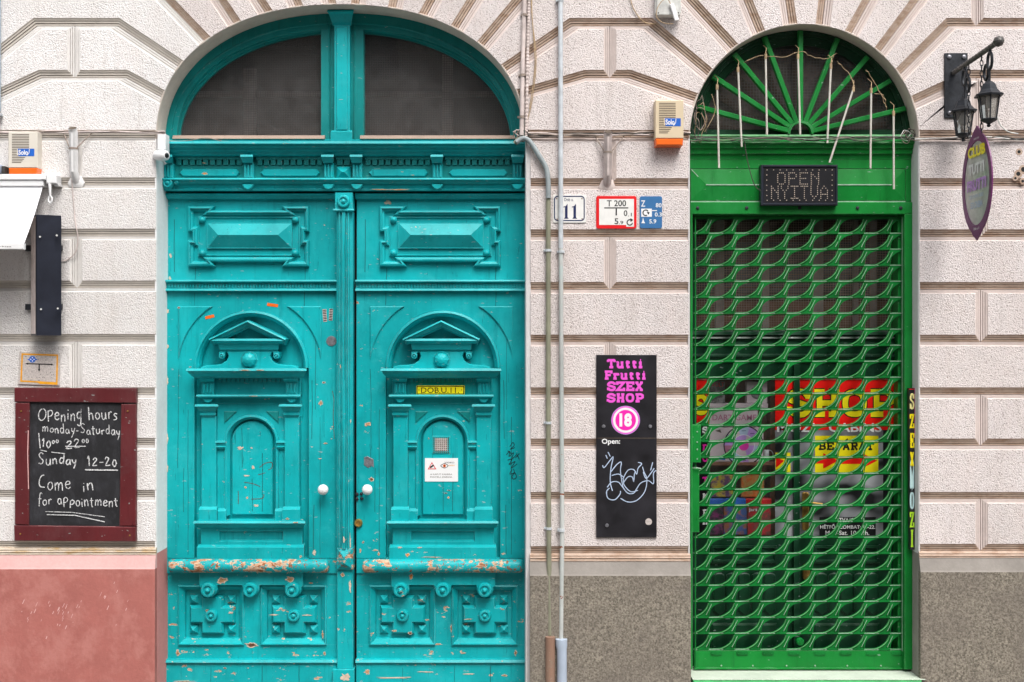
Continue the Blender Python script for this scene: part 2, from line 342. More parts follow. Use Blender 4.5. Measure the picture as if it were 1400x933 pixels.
class B:
    """mesh builder: photo-pixel outline coordinates at a fixed depth scale, depth in metres"""
    def __init__(s, yref=0., f=None):
        s.v, s.f, s.mi, s.sm, s.mats = [], [], [], [], []
        k = (D+yref-(.07 if yref in (.32, .36) else 0))/D
        # deeper carving on the turquoise woodwork; the shop door sits close behind its grille
        dm = (lambda d: .262-(.262-d)*1.35 if d < .262 else d) if abs(yref-.22) < 1e-6 else (lambda d: d-.07) if yref in (.32, .36) else (lambda d: d)
        s.map = f or (lambda u, v, d: ((u-700)*S*k, dm(d), ZC+(466.5-v)*S*k))
        s.cm = 0; s.yref = yref
    def mat(s, m):
        m = M[m] if isinstance(m, str) else m
        if m not in s.mats: s.mats.append(m)
        s.cm = s.mats.index(m); return s
    def vert(s, u, v, d): s.v.append(s.map(u, v, d)); return len(s.v)-1
    def raw(s, p): s.v.append(tuple(p)); return len(s.v)-1
    def face(s, ids, sm=False):
        if len(set(ids)) < 3: return
        s.f.append(tuple(ids)); s.mi.append(s.cm); s.sm.append(sm)
    def ring(s, pts, d): return [s.vert(p[0], p[1], d) for p in pts]
    def relief(s, path, layers, wts=None, cap=True, back=False, gm=None, sm=False):
        """closed outline raised through layers of (inset px, depth); gm: per-edge material for the flanks"""
        if gm is not None:
            a = sum(path[i][0]*path[(i+1) % len(path)][1]-path[(i+1) % len(path)][0]*path[i][1] for i in range(len(path)))
            if a < 0: path = path[::-1]; gm = gm[::-1]; gm = gm[1:]+gm[:1]; wts = (wts[::-1][1:]+wts[::-1][:1]) if wts else None
        else: path, wts = cw(path, wts)
        keep = s.cm; prev = None; n = len(path)
        for ins, d in layers:
            r = s.ring(off_path(path, True, ins, wts), d)
            if prev:
                for i in range(n):
                    if gm: s.mat(gm[i])
                    s.face((prev[i], prev[(i+1) % n], r[(i+1) % n], r[i]), sm)
            elif back: s.cm = keep; s.face(r[::-1])
            prev = r
        s.cm = keep
        if cap: s.face(prev)
        return s
    def sweep(s, path, prof, closed=False, caps=True, sm=False):
        if closed: path = cw(path)[0]
        rings = [s.ring(off_path(path, closed, o), d) for o, d in prof]
        n = len(path); m = n if closed else n-1
        for a, b in zip(rings, rings[1:]):
            for i in range(m): s.face((a[i], a[(i+1) % n], b[(i+1) % n], b[i]), sm)
        if not closed and caps:
            s.face([r[0] for r in rings]); s.face([r[-1] for r in rings][::-1])
        return s
    def box(s, x0, y0, x1, y1, yb, yf, bev=.4, back=False):
        bd = bev*S if yf < yb else -bev*S
        return s.relief([(x0, y0), (x1, y0), (x1, y1), (x0, y1)], [(0, yb), (0, yf+bd), (bev, yf)] if bev else [(0, yb), (0, yf)], back=back)
    def hm(s, x0, x1, prof, back=None):
        """horizontal moulding: prof list of (py, depth) from top to bottom"""
        if back is None: back = max(p[1] for p in prof)
        pr = [(prof[0][0], back)]+list(prof)+[(prof[-1][0], back)]
        a = [s.vert(x0, p, d) for p, d in pr]; b = [s.vert(x1, p, d) for p, d in pr]
        for i in range(len(pr)-1): s.face((a[i], b[i], b[i+1], a[i+1]))
        s.face(a); s.face(b[::-1]); return s
    def hm2(s, x0, x1, prof, back, tap):
        """moulding with mitred returns: projection of the profile also widens it by tap px per metre"""
        pr = [(prof[0][0], back)]+list(prof)+[(prof[-1][0], back)]
        mx = min(d for _, d in prof)
        a = [s.vert(x0+(d-mx)*tap if d < back else x0+(back-mx)*tap, p, d) for p, d in pr]
        b = [s.vert(x1-(d-mx)*tap if d < back else x1-(back-mx)*tap, p, d) for p, d in pr]
        for i in range(len(pr)-1): s.face((a[i], b[i], b[i+1], a[i+1]))
        s.face(a); s.face(b[::-1]); return s
    def lathe(s, cx, cy, prof, n=20, sm=True, cap=True):
        """axis towards the street: prof list of (radius px, depth)"""
        prev = None
        for r, d in prof:
            rg = s.ring([(cx+r*math.cos(2*math.pi*i/n), cy+r*math.sin(2*math.pi*i/n)) for i in range(n)], d)
            if prev:
                for i in range(n): s.face((prev[i], prev[(i+1) % n], rg[(i+1) % n], rg[i]), sm)
            prev = rg
        if cap: s.face(prev)
        return s
    def tube(s, pts, r, n=8, cap=True, sm=True, closed=False):
        """pts: world Vectors; r metres or list"""
        m = len(pts); prev = None; up = Vector((0, -1, 0)); first = None
        for i, p in enumerate(pts):
            if closed: t = pts[(i+1) % m]-pts[i-1]
            else: t = pts[min(i+1, m-1)]-pts[max(i-1, 0)]
            if t.length < 1e-9: t = Vector((0, 0, 1))
            t.normalize()
            if i == 0:
                a = up if abs(t.dot(up)) < .9 else Vector((0, 0, 1))
                x = (a-t*a.dot(t)).normalized()
            else: x = (x-t*x.dot(t)).normalized()
            y = t.cross(x); rr = r[i] if isinstance(r, (list, tuple)) else r
            ring = [s.raw(p+(x*math.cos(2*math.pi*j/n)+y*math.sin(2*math.pi*j/n))*rr) for j in range(n)]
            if prev:
                for j in range(n): s.face((prev[j], prev[(j+1) % n], ring[(j+1) % n], ring[j]), sm)
            else: first = ring
            prev = ring
        if closed:
            for j in range(n): s.face((prev[j], prev[(j+1) % n], first[(j+1) % n], first[j]), sm)
        elif cap: s.face(first[::-1]); s.face(prev)
        return s
    def lathez(s, c, prof, n=16, sm=True, cap=True, rot=0.):
        """vertical axis: prof list of (radius m, z m), c world Vector"""
        prev = None
        for r, z in prof:
            rg = [s.raw((c[0]+r*math.cos(rot+2*math.pi*i/n), c[1]+r*math.sin(rot+2*math.pi*i/n), c[2]+z)) for i in range(n)]
            if prev:
                for i in range(n): s.face((prev[i], prev[(i+1) % n], rg[(i+1) % n], rg[i]), sm)
            elif cap: s.face(rg[::-1])
            prev = rg
        if cap: s.face(prev)
        return s
    def ribbon(s, pts, wd, d, closed=False, step=.0):
        n = len(pts)
        if n < 2: return s
        a = off_path(pts, closed, wd/2); b = off_path(pts, closed, -wd/2)
        A = s.ring(a, d); Bq = s.ring(b, d)
        for i in range(n if closed else n-1): s.face((A[i], A[(i+1) % n], Bq[(i+1) % n], Bq[i]))
        return s
    def text(s, body, x0, y0, x1, y1, d, bold=0.):
        """built-in font filled to the box x0..x1, y0..y1 (caps height)"""
        cu = bpy.data.curves.new('t', 'FONT'); cu.body = body; cu.offset = bold; cu.resolution_u = 3
        o = bpy.data.objects.new('t', cu); COL.objects.link(o)
        dg = bpy.context.evaluated_depsgraph_get(); me = bpy.data.meshes.new_from_object(o.evaluated_get(dg))
        xs = [v.co.x for v in me.vertices]; ys = [v.co.y for v in me.vertices]
        ax, bx, ay, by = min(xs), max(xs), min(ys), max(ys); base = len(s.v)
        for v in me.vertices:
            s.vert(x0+(v.co.x-ax)/(bx-ax)*(x1-x0), y1-(v.co.y-ay)/(by-ay)*(y1-y0), d)
        for p in me.polygons: s.face([base+i for i in p.vertices])
        bpy.data.objects.remove(o); bpy.data.curves.remove(cu); bpy.data.meshes.remove(me)
        return s
    def build(s, name, m=None, parent=None, smooth=False, label=None, cat=None, group=None, kind=None, at=None):
        me = bpy.data.meshes.new(name)
        if parent is not None: o0 = WL[parent]
        elif at is not None: o0 = Vector(at)
        elif kind == 'structure': o0 = Vector((0, 0, 0))
        else:
            xs = [v[0] for v in s.v]; ys = [v[1] for v in s.v]; zs = [v[2] for v in s.v]
            o0 = Vector(((min(xs)+max(xs))/2, max(ys), min(zs)))
        me.from_pydata([(v[0]-o0[0], v[1]-o0[1], v[2]-o0[2]) for v in s.v], [], s.f)
        mats = s.mats if s.mats else [M[m] if isinstance(m, str) else m]
        for q in mats: me.materials.append(q)
        for p, mi, sm in zip(me.polygons, s.mi, s.sm): p.material_index = mi; p.use_smooth = sm or smooth
        bm = bmesh.new(); bm.from_mesh(me); bmesh.ops.recalc_face_normals(bm, faces=bm.faces); bm.to_mesh(me); bm.free()
        if smooth or any(s.sm): me.set_sharp_from_angle(angle=R(38))
        me.validate()
        o = bpy.data.objects.new(name, me); COL.objects.link(o)
        if parent is not None: o.parent = parent; WL[o] = o0.copy()
        else: o.location = o0; WL[o] = o0.copy()
        return tag(o, label, cat, group, kind)
def dup(o, parent, delta):
    c = o.copy(); COL.objects.link(c)
    if parent is not None: c.parent = parent
    c.location = o.location+Vector(delta)
    for ch in list(o.children):
        g = ch.copy(); COL.objects.link(g); g.parent = c
    return c
def smooth_pts(pts, n=6, closed=False):
    """Catmull-Rom through 2-D or 3-D points"""
    P = [Vector(p) for p in pts]; m = len(P); out = []
    for i in range(m if closed else m-1):
        p0 = P[i-1] if (closed or i) else P[0]; p1 = P[i]; p2 = P[(i+1) % m]; p3 = P[(i+2) % m] if (closed or i+2 < m) else P[-1]
        for k in range(n):
            t = k/n
            out.append(.5*((2*p1)+(p2-p0)*t+(2*p0-5*p1+4*p2-p3)*t*t+(3*p1-p0-3*p2+p3)*t*t*t))
    if not closed: out.append(P[-1])
    return out
def arcp(cx, cy, r, a0, a1, n=16, ry=None):
    ry = ry or r
    return [(cx+r*math.cos(R(a0+(a1-a0)*i/n)), cy+ry*math.sin(R(a0+(a1-a0)*i/n))) for i in range(n+1)]
def rect(x0, y0, x1, y1): return [(x0, y0), (x1, y0), (x1, y1), (x0, y1)]
def rrect(x0, y0, x1, y1, r):
    return (arcp(x0+r, y0+r, r, 180, 270, 4)+arcp(x1-r, y0+r, r, 270, 360, 4)+arcp(x1-r, y1-r, r, 0, 90, 4)+arcp(x0+r, y1-r, r, 90, 180, 4))
def part(name, m, parent, fn, yref=0., **kw):
    b = B(yref); fn(b); return b.build(name, m, parent, **kw)

# ------------------------------------------------------------------ ground, street, house opposite
b = B(); b.v = [(-40, -2.6, 0), (40, -2.6, 0), (40, 1.0, 0), (-40, 1.0, 0), (-40, -2.6, -.12), (40, -2.6, -.12)]
b.mi = [0, 0]; b.sm = [0, 0]; b.f = [(0, 1, 2, 3), (4, 5, 1, 0)]; b.build('pavement', 'pave', kind='structure')
b = B(); b.v = [(-60, -60, -.12), (60, -60, -.12), (60, -2.6, -.12), (-60, -2.6, -.12)]; b.f = [(0, 1, 2, 3)]; b.mi = [0]; b.sm = [0]
b.build('road', 'road', kind='structure')
def wbox(b, x0, y0, z0, x1, y1, z1):
    i = len(b.v)
    b.v += [(x0, y0, z0), (x1, y0, z0), (x1, y1, z0), (x0, y1, z0), (x0, y0, z1), (x1, y0, z1), (x1, y1, z1), (x0, y1, z1)]
    for f in ((0, 3, 2, 1), (4, 5, 6, 7), (0, 1, 5, 4), (1, 2, 6, 5), (2, 3, 7, 6), (3, 0, 4, 7)): b.face([i+q for q in f])
opp = bpy.data.objects.new('house_across_the_street', None); COL.objects.link(opp); opp.location = (0, -14, 0); WL[opp] = opp.location.copy()
tag(opp, 'plain ochre house across the street, mirrored faintly in the old glass', 'building')
b = B(); wbox(b, -22, -15, -.12, 22, -14, 10.2); wbox(b, -22.2, -14, 9.8, 22.2, -13.7, 10.25); b.build('wall', 'opp', opp)
first = None
for r_ in range(3):
    for c_ in range(-6, 7):
        if first is None:
            wb = B(); x, z = c_*2.8-.6, .9+r_*3.1; wbox(wb, x, -13.99, z, x+1.2, -13.96, z+1.9); wb.mat('black')
            wb.mi = [0]*len(wb.f); first = wb.build('window', 'black', opp); f0 = (c_, r_)
        else:
            dup(first, opp, ((c_-f0[0])*2.8, 0, (r_-f0[1])*3.1))

# ------------------------------------------------------------------ the facade
AL = dict(cx=465.5, cy=190, a=251.5, b=183, n=2.2)
AR = dict(cx=1099.5, cy=190, a=156, b=156, n=2.0)
def apt(A, th, o=0.):
    c, s_ = math.cos(th), math.sin(th)
    x = A['cx']+(A['a']+o)*math.copysign(abs(c)**(2/A['n']), c); y = A['cy']-(A['b']+o)*max(0, s_)**(2/A['n']); return (x, y)
def ath(A, p):
    best = min(range(0, 1801), key=lambda i: (apt(A, math.pi*i/1800)[0]-p[0])**2+(apt(A, math.pi*i/1800)[1]-p[1])**2)
    return math.pi*best/1800
def curve(A, p, q, n=7, o=1.):
    a, c = ath(A, p), ath(A, q); return [apt(A, a+(c-a)*i/n, o) for i in range(n+1)]
fac = thing('town_house_facade', 700, 960, 0, 'pale pink rusticated plaster house front with two arched doorways', 'building')
# backing wall with both openings
def backing(b):
    d = .034; TOP = -260
    def quad(x0, x1, y0, y1): b.relief(rect(x0, y0, x1, y1), [(0, d)])
    quad(-700, 214, TOP, 965); quad(719, 943.5, TOP, 965); quad(1255.5, 2100, TOP, 965)
    for A in (AL, AR):
        n = 48; P = [apt(A, math.pi*(1-i/n)) for i in range(n+1)]
        for p, q in zip(P, P[1:]):
            b.face([b.vert(p[0], TOP, d), b.vert(q[0], TOP, d), b.vert(q[0], q[1], d), b.vert(p[0], p[1], d)])
part('wall', 'mould', fac, backing)
LAY = [(0, .034), (0, .0165), (2.5, .016), (2.6, .024), (3.3, .024), (3.4, .0110), (5.6, .0105), (5.7, .019), (6.4, .019), (6.5, .0055), (8.5, .0045), (9.0, .0), (9.6, -.0015)]
def block(path, ends=None, white=False, grime_shade=None, name='rusticated_block'):
    """ends: indices of edges left plain (pier ends, arch edge); grime: indices of stained, shaded edges"""
    path = [tuple(p) for p in path]; n = len(path)
    a = sum(path[i][0]*path[(i+1) % n][1]-path[(i+1) % n][0]*path[i][1] for i in range(n))
    assert a > 0, ('ccw', path)
    wts, gm = [], []
    for i in range(n):
        p, q = path[i], path[(i+1) % n]
        dx, dy = q[0]-p[0], q[1]-p[1]; L = math.hypot(dx, dy)
        e = (ends and i in ends)
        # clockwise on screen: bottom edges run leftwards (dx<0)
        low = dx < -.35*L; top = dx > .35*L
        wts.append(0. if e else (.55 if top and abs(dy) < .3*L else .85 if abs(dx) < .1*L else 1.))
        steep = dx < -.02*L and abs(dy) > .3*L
        g = (low or (steep and p[1] < 150)) and not e  # downward-facing edges take the stained, shade-darkened colour
        gm.append(('grime_shade_white' if white else 'grime_shade') if g else ('mould_white' if white else 'mould'))
    b = B()
    m0 = 'wall_white' if white else 'wall'
    b.mat(m0)
    # shrink a hair so neighbouring blocks leave a seam
    path = off_path(path, True, .6, wts)
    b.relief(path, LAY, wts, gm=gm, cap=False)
    last = off_path(path, True, LAY[-1][0], wts); b.mat(m0); b.face(b.ring(last, LAY[-1][1]))
    o = b.build(name, m0, fac); return o
def hrow(x0, x1, y0, y1, split=None, left_end=True, right_end=True, white=False):
    xs = [x0]+([split] if split else [])+[x1]
    for i in range(len(xs)-1):
        e = set()
        if i == 0 and left_end: e.add(3)
        if i == len(xs)-2 and right_end: e.add(1)
        block(rect(xs[i], y0, xs[i+1], y1), e, white)
# left pier (whitewashed)
yl = [188, 253, 323, 394, 467, 540, 609, 680, 750]
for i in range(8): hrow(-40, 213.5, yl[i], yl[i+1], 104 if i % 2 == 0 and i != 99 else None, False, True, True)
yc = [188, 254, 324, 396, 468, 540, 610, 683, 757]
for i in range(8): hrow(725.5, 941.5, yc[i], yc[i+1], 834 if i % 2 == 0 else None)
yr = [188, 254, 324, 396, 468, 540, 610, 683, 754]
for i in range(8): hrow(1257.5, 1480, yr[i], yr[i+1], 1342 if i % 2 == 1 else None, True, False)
def blk(path, white=False, arch=None):
    """arch: set of path indices belonging to arch curve edges (plain ends)"""
    block(path, arch, white)
def mk(seq, white=False):
    """seq: mix of points and ('c', A, p, q) arch curves; curve edges and explicit 'E' markers are plain"""
    path, ends, plain_next = [], set(), False
    for it in seq:
        if it == 'E': plain_next = True; continue
        if it[0] == 'c':
            pts = curve(*it[1:])
            i0 = len(path); path += pts
            for k in range(len(pts)-1): ends.add(i0+k)
        else:
            if plain_next: ends.add(len(path)-1); plain_next = False
            path.append(it)
    if plain_next: ends.add(len(path)-1)
    block(path, ends, white)
# left pier arch-level blocks
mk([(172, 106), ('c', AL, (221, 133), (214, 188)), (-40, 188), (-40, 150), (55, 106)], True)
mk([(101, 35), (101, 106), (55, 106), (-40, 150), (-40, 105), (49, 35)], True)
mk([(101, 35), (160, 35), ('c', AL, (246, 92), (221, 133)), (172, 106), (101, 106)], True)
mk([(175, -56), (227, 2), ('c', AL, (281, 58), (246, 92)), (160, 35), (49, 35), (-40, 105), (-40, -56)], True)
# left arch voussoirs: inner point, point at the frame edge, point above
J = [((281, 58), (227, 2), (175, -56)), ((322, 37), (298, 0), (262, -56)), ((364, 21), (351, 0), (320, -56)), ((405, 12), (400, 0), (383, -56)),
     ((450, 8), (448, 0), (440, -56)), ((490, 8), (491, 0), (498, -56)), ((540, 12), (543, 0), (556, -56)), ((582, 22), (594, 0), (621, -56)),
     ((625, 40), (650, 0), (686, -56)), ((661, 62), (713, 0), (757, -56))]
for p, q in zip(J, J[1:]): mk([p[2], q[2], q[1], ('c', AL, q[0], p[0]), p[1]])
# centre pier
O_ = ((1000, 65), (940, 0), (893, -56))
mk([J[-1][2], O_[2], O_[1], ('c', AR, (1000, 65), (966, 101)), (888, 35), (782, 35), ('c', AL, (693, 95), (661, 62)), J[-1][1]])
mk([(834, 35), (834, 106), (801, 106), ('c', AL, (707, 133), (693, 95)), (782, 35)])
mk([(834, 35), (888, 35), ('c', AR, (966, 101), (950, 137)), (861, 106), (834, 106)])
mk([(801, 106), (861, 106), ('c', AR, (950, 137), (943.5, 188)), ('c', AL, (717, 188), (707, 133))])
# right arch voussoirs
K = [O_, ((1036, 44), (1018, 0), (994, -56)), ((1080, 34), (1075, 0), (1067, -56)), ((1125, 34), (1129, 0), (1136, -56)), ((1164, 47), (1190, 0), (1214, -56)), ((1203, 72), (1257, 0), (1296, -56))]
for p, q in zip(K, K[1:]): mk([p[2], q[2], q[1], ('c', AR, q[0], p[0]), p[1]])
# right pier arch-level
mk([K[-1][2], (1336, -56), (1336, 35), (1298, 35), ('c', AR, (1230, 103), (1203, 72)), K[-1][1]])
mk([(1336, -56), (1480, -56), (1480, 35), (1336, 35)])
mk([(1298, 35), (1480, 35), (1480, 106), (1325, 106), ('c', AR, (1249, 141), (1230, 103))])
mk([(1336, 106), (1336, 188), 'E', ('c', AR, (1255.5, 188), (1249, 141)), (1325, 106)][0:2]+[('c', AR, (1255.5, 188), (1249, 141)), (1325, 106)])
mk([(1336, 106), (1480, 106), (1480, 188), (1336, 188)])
# reveals of the openings
def reveal(A, xl, xr, dep, mats, name, ysplit=757, ybot=962, mats_r=None):
    n = 56; arch = [apt(A, math.pi*(1-i/n)) for i in range(n+1)]
    prof = [(-2.6, .034), (-2.6, .003), (-2.0, .0005), (-.6, .002), (0, .010), (.3, .03), (.5, dep)]
    def seg(path, m, nm):
        b = B(); b.mat(m); b.sweep(path, prof, sm=True, caps=False); b.build(nm, m, fac)
    seg([(xl, ysplit), (xl, 190)], mats[1], 'jamb'); seg(arch, mats[0], 'arch_soffit'); seg([(xr, 190), (xr, ysplit)], mats[2], 'jamb')
    seg([(xl, ybot), (xl, ysplit)], mats[3], 'jamb'); seg([(xr, ysplit), (xr, ybot)], mats[4], 'jamb')
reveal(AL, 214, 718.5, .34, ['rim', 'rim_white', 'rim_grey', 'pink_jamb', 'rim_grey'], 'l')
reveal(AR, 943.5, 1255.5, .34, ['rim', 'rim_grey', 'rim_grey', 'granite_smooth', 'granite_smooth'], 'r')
# pier edge strips beside blocks
b = B(); b.box(718.8, 189, 725.6, 960, .034, .006, .3); b.build('edge_strip', 'rim_grey', fac)
# plinths
def plinth(x0, x1, y0, mf, mt, mc, le, re, capy):
    b = B(); b.mat(mc)
    b.hm(x0, x1, [(capy, -.002), (capy+2.5, -.012), (capy+3.5, -.008), (capy+5.5, -.016), (capy+7, -.011), (y0, -.014)], .034); b.build('plinth_cap', mc, fac, label=None)
    b = B(); b.mat(mt)
    b.hm(x0, x1, [(y0, -.010), (y0+17, -.030), (y0+19, -.034)], .034); b.build('plinth_slope', mt, fac)
    b = B(); b.mat(mf)
    b.relief(rect(x0, y0+19, x1, 962), [(0, .034), (0, -.033), (2.5, -.037)], [0, 1 if re else 0, 0, 1 if le else 0]); b.build('plinth', mf, fac)
plinth(-40, 214, 758, 'pink', 'pink_light', 'plinth_cap', False, True, 749)
plinth(724.5, 943.5, 767, 'granite', 'granite_smooth', 'grime_shade', True, True, 757)
plinth(1256, 1480, 762, 'granite', 'granite_smooth', 'grime_shade', True, False, 754)

# ------------------------------------------------------------------ carriage doorway: fixed frame, fanlight and entablature
YD = .22
def PB(): return B(YD)
dfr = thing('doorway_frame', 470, 960, YD, 'turquoise wooden frame with arched fanlight and bracketed cornice over the double door', 'door frame')
def P(name, mats, parent, fn, yref=YD, **kw):
    b = B(yref); b.mat(mats) if isinstance(mats, str) else None; fn(b); return b.build(name, mats, parent, **kw)
AF = dict(cx=472, cy=194, a=248, b=172, n=2.2)
def archband(b):
    n = 60; path = [apt(AF, math.pi*(1-i/n)) for i in range(n+1)]
    b.sweep(path, [(-4, .26), (-4, .195), (13, .195), (14, .203), (20, .204), (20, .26)], sm=False, caps=True)
P('arched_head', 'tq_shade', dfr, archband)
def pane_path(x0, x1, yb, o=0., mir=False):
    A = dict(cx=471.5, cy=198, a=227, b=153.5, n=2.1); pts = []
    th0, th1 = (ath(A, (x0, yb)), ath(A, (x1, 40))) if not mir else (ath(A, (x0, 40)), ath(A, (x1, yb)))
    n = 26
    for i in range(n+1): pts.append(apt(A, th0+(th1-th0)*i/n))
    if not mir: pts[0] = (pts[0][0], yb); pts += [(x1, yb)]; pts[-2] = (x1, pts[-2][1])
    else: pts[-1] = (pts[-1][0], yb); pts += [(x0, yb)]; pts[0] = (x0, pts[0][1])
    return pts
PL, PR = pane_path(246, 442, 187), pane_path(496.5, 697, 187, mir=True)
for pp in (PL, PR):
    fr = P('pane_frame', 'tq_shade', dfr, lambda b: b.sweep(pp, [(0, .262), (0, .240), (-2.4, .238), (-3, .224), (-5.6, .222), (-6.4, .208), (-9.5, .204), (-11, .197), (-11, .26)], closed=True))
    P('glass_pane', 'glass', fr, lambda b: b.relief(off_path(cw(pp)[0], True, -1), [(0, .25)]))
P('dusty_ledge', 'dust', dfr, lambda b: (b.hm(240, 446, [(186.5, .215), (187.5, .19), (192.5, .180), (193, .2)], .25), b.hm(494, 704, [(186.5, .215), (187.5, .19), (192.5, .180), (193, .2)], .25)))
P('mullion_board', 'tq_shade', dfr, lambda b: (b.box(440, 30, 498, 196, .26, .206, .4),))
P('mullion_post', 'tq', dfr, lambda b: (b.box(460, 40, 481, 184, .206, .165), b.box(463, 43, 478, 182, .165, .157, .8), b.hm2(452, 488, [(22, .13), (25, .125), (27, .14), (31, .15), (36, .165), (40, .17)], .21, 120),
    b.hm2(456, 485, [(182, .165), (185, .145), (198, .145)], .21, 60)))
P('transom_board', 'tq', dfr, lambda b: b.box(226, 193, 720, 199, .26, .186))
P('cornice', 'tq', dfr, lambda b: b.hm(226, 720, [(198.3, .19), (198.8, .125), (202, .12), (203.3, .134), (206, .137), (206.8, .15), (210.5, .156), (211.3, .168), (214.5, .176), (216, .19)], .25))
P('frieze', 'tq_shade', dfr, lambda b: (b.box(226, 216, 720, 227, .26, .214, 0), b.box(226, 227, 720, 248, .262, .203)))
bays = [(243, 334), (353, 443), (461, 481), (500, 590), (609, 698)]
def teeth(b):
    for x0, x1 in bays:
        n = max(2, round((x1-x0)/8.9)); p = (x1-x0)/n
        for i in range(n):
            b.box(x0+i*p+.2+1.1, 220, x0+(i+1)*p-.2-1.1+.0, 227.2, .215, .196, 0)
        b.box(x0, 216.5, x1, 220, .215, .193, 0)
P('dentil_course', 'tq_shade', dfr, teeth, kind='stuff')
for x0, x1 in bays:
    if x1-x0 > 40:
        P('frieze_plaque', 'tq', dfr, lambda b: b.relief([(x0+10, 233), (x1-8, 233), (x1-4, 238), (x1-8, 243), (x0+10, 243), (x0+5, 238)], [(0, .203), (0, .198), (1.2, .193)]))
    else:
        P('pyramid_boss', 'tq', dfr, lambda b: b.relief(rect(462, 230, 481, 246), [(0, .203), (0, .190), (7.8, .165)]))
for i, cx in enumerate((235, 343.5, 452, 490.5, 599, 707.5)):
    br = P('bracket', 'tq', dfr, lambda b: (b.hm2(cx-8.5, cx+8.5, [(216, .14), (219, .135), (222, .148), (226, .16)], .22, 60), b.box(cx-6.5, 226, cx+6.5, 247, .21, .178),
        [b.relief(rect(cx-5.5+k*4.2, 228, cx-3+k*4.2, 245), [(0, .178), (.3, .170), (.6, .168)]) for k in range(3)]))
    P('bracket_drop', 'tq', dfr, lambda b: b.relief([(cx-8, 254.5), (cx+8, 254.5), (cx+7.2, 257.5), (cx+4.5, 261), (cx, 262.8), (cx-4.5, 261), (cx-7.2, 257.5)], [(0, .20), (0, .163), (1.3, .158)]))
P('ledge', 'tq', dfr, lambda b: b.hm(226, 720, [(246.3, .19), (246.9, .150), (249, .145), (250.2, .158), (253.5, .166), (254.5, .178), (260, .182), (261, .174), (263, .178)], .25))
for cx, cy, r_ in ((236, 253.5, 6.5), (248, 253, 2.5)):
    P('rosette', 'tq', dfr, lambda b: b.lathe(cx, cy, [(r_, .18), (r_, .150), (r_*.8, .146), (r_*.5, .152), (r_*.35, .146), (.3, .143)], 16))
# dark gateway behind the glass
P('added_gap_backing', 'black', dfr, lambda b: b.relief(rect(222, 262, 724, 962), [(0, .30), (0, .28)]))  # added black sheet, keeps sky light from showing between the leaves
gate = thing('gateway_interior', 470, 960, 1.6, 'dim brown passage behind the dusty fanlight panes', 'passage')
def room(b):
    b.relief(rect(150, 0, 800, 262), [(0, 1.6)]); 
    for q in (rect(150, 0, 800, 2), ): pass
    k = b.ring(rect(150, 0, 800, 262), .30); m_ = b.ring(rect(150, 0, 800, 262), 1.6)
    for i in range(4): b.face((k[i], k[(i+1) % 4], m_[(i+1) % 4], m_[i]))
P('back_wall', 'dark', gate, room)
P('batten', 'pale_strip', gate, lambda b: (b.box(300, 60, 318, 262, .9, .86, 0), b.box(596, 40, 612, 262, .9, .86, 0), b.box(150, 92, 800, 100, .95, .92, 0)))
def mesh_grid(b, x0, x1, y0, y1, p, d, inside, wd=.55):
    x = x0
    while x < x1:
        run = None; y = y0
        while y <= y1+.1:
            ins = inside(x, y)
            if ins and run is None: run = y
            if (not ins or y+2 > y1) and run is not None:
                b.face([b.vert(x, run, d), b.vert(x+wd, run, d), b.vert(x+wd, y, d), b.vert(x, y, d)]); run = None
            y += 2
        x += p
    y = y0
    while y < y1:
        run = None; x = x0
        while x <= x1+.1:
            ins = inside(x, y)
            if ins and run is None: run = x
            if (not ins or x+2 > x1) and run is not None:
                b.face([b.vert(run, y, d+.0006), b.vert(x, y, d+.0006), b.vert(x, y+wd, d+.0006), b.vert(run, y+wd, d+.0006)]); run = None
            x += 2
        y += p
M['wire_dark'] = plain('dark_rusty_wire', (.085, .065, .055, 1), .7)
P('wire_mesh', 'wire_dark', gate, lambda b: mesh_grid(b, 240, 705, 40, 192, 3.3, .30, lambda x, y: True, .5), kind='stuff')

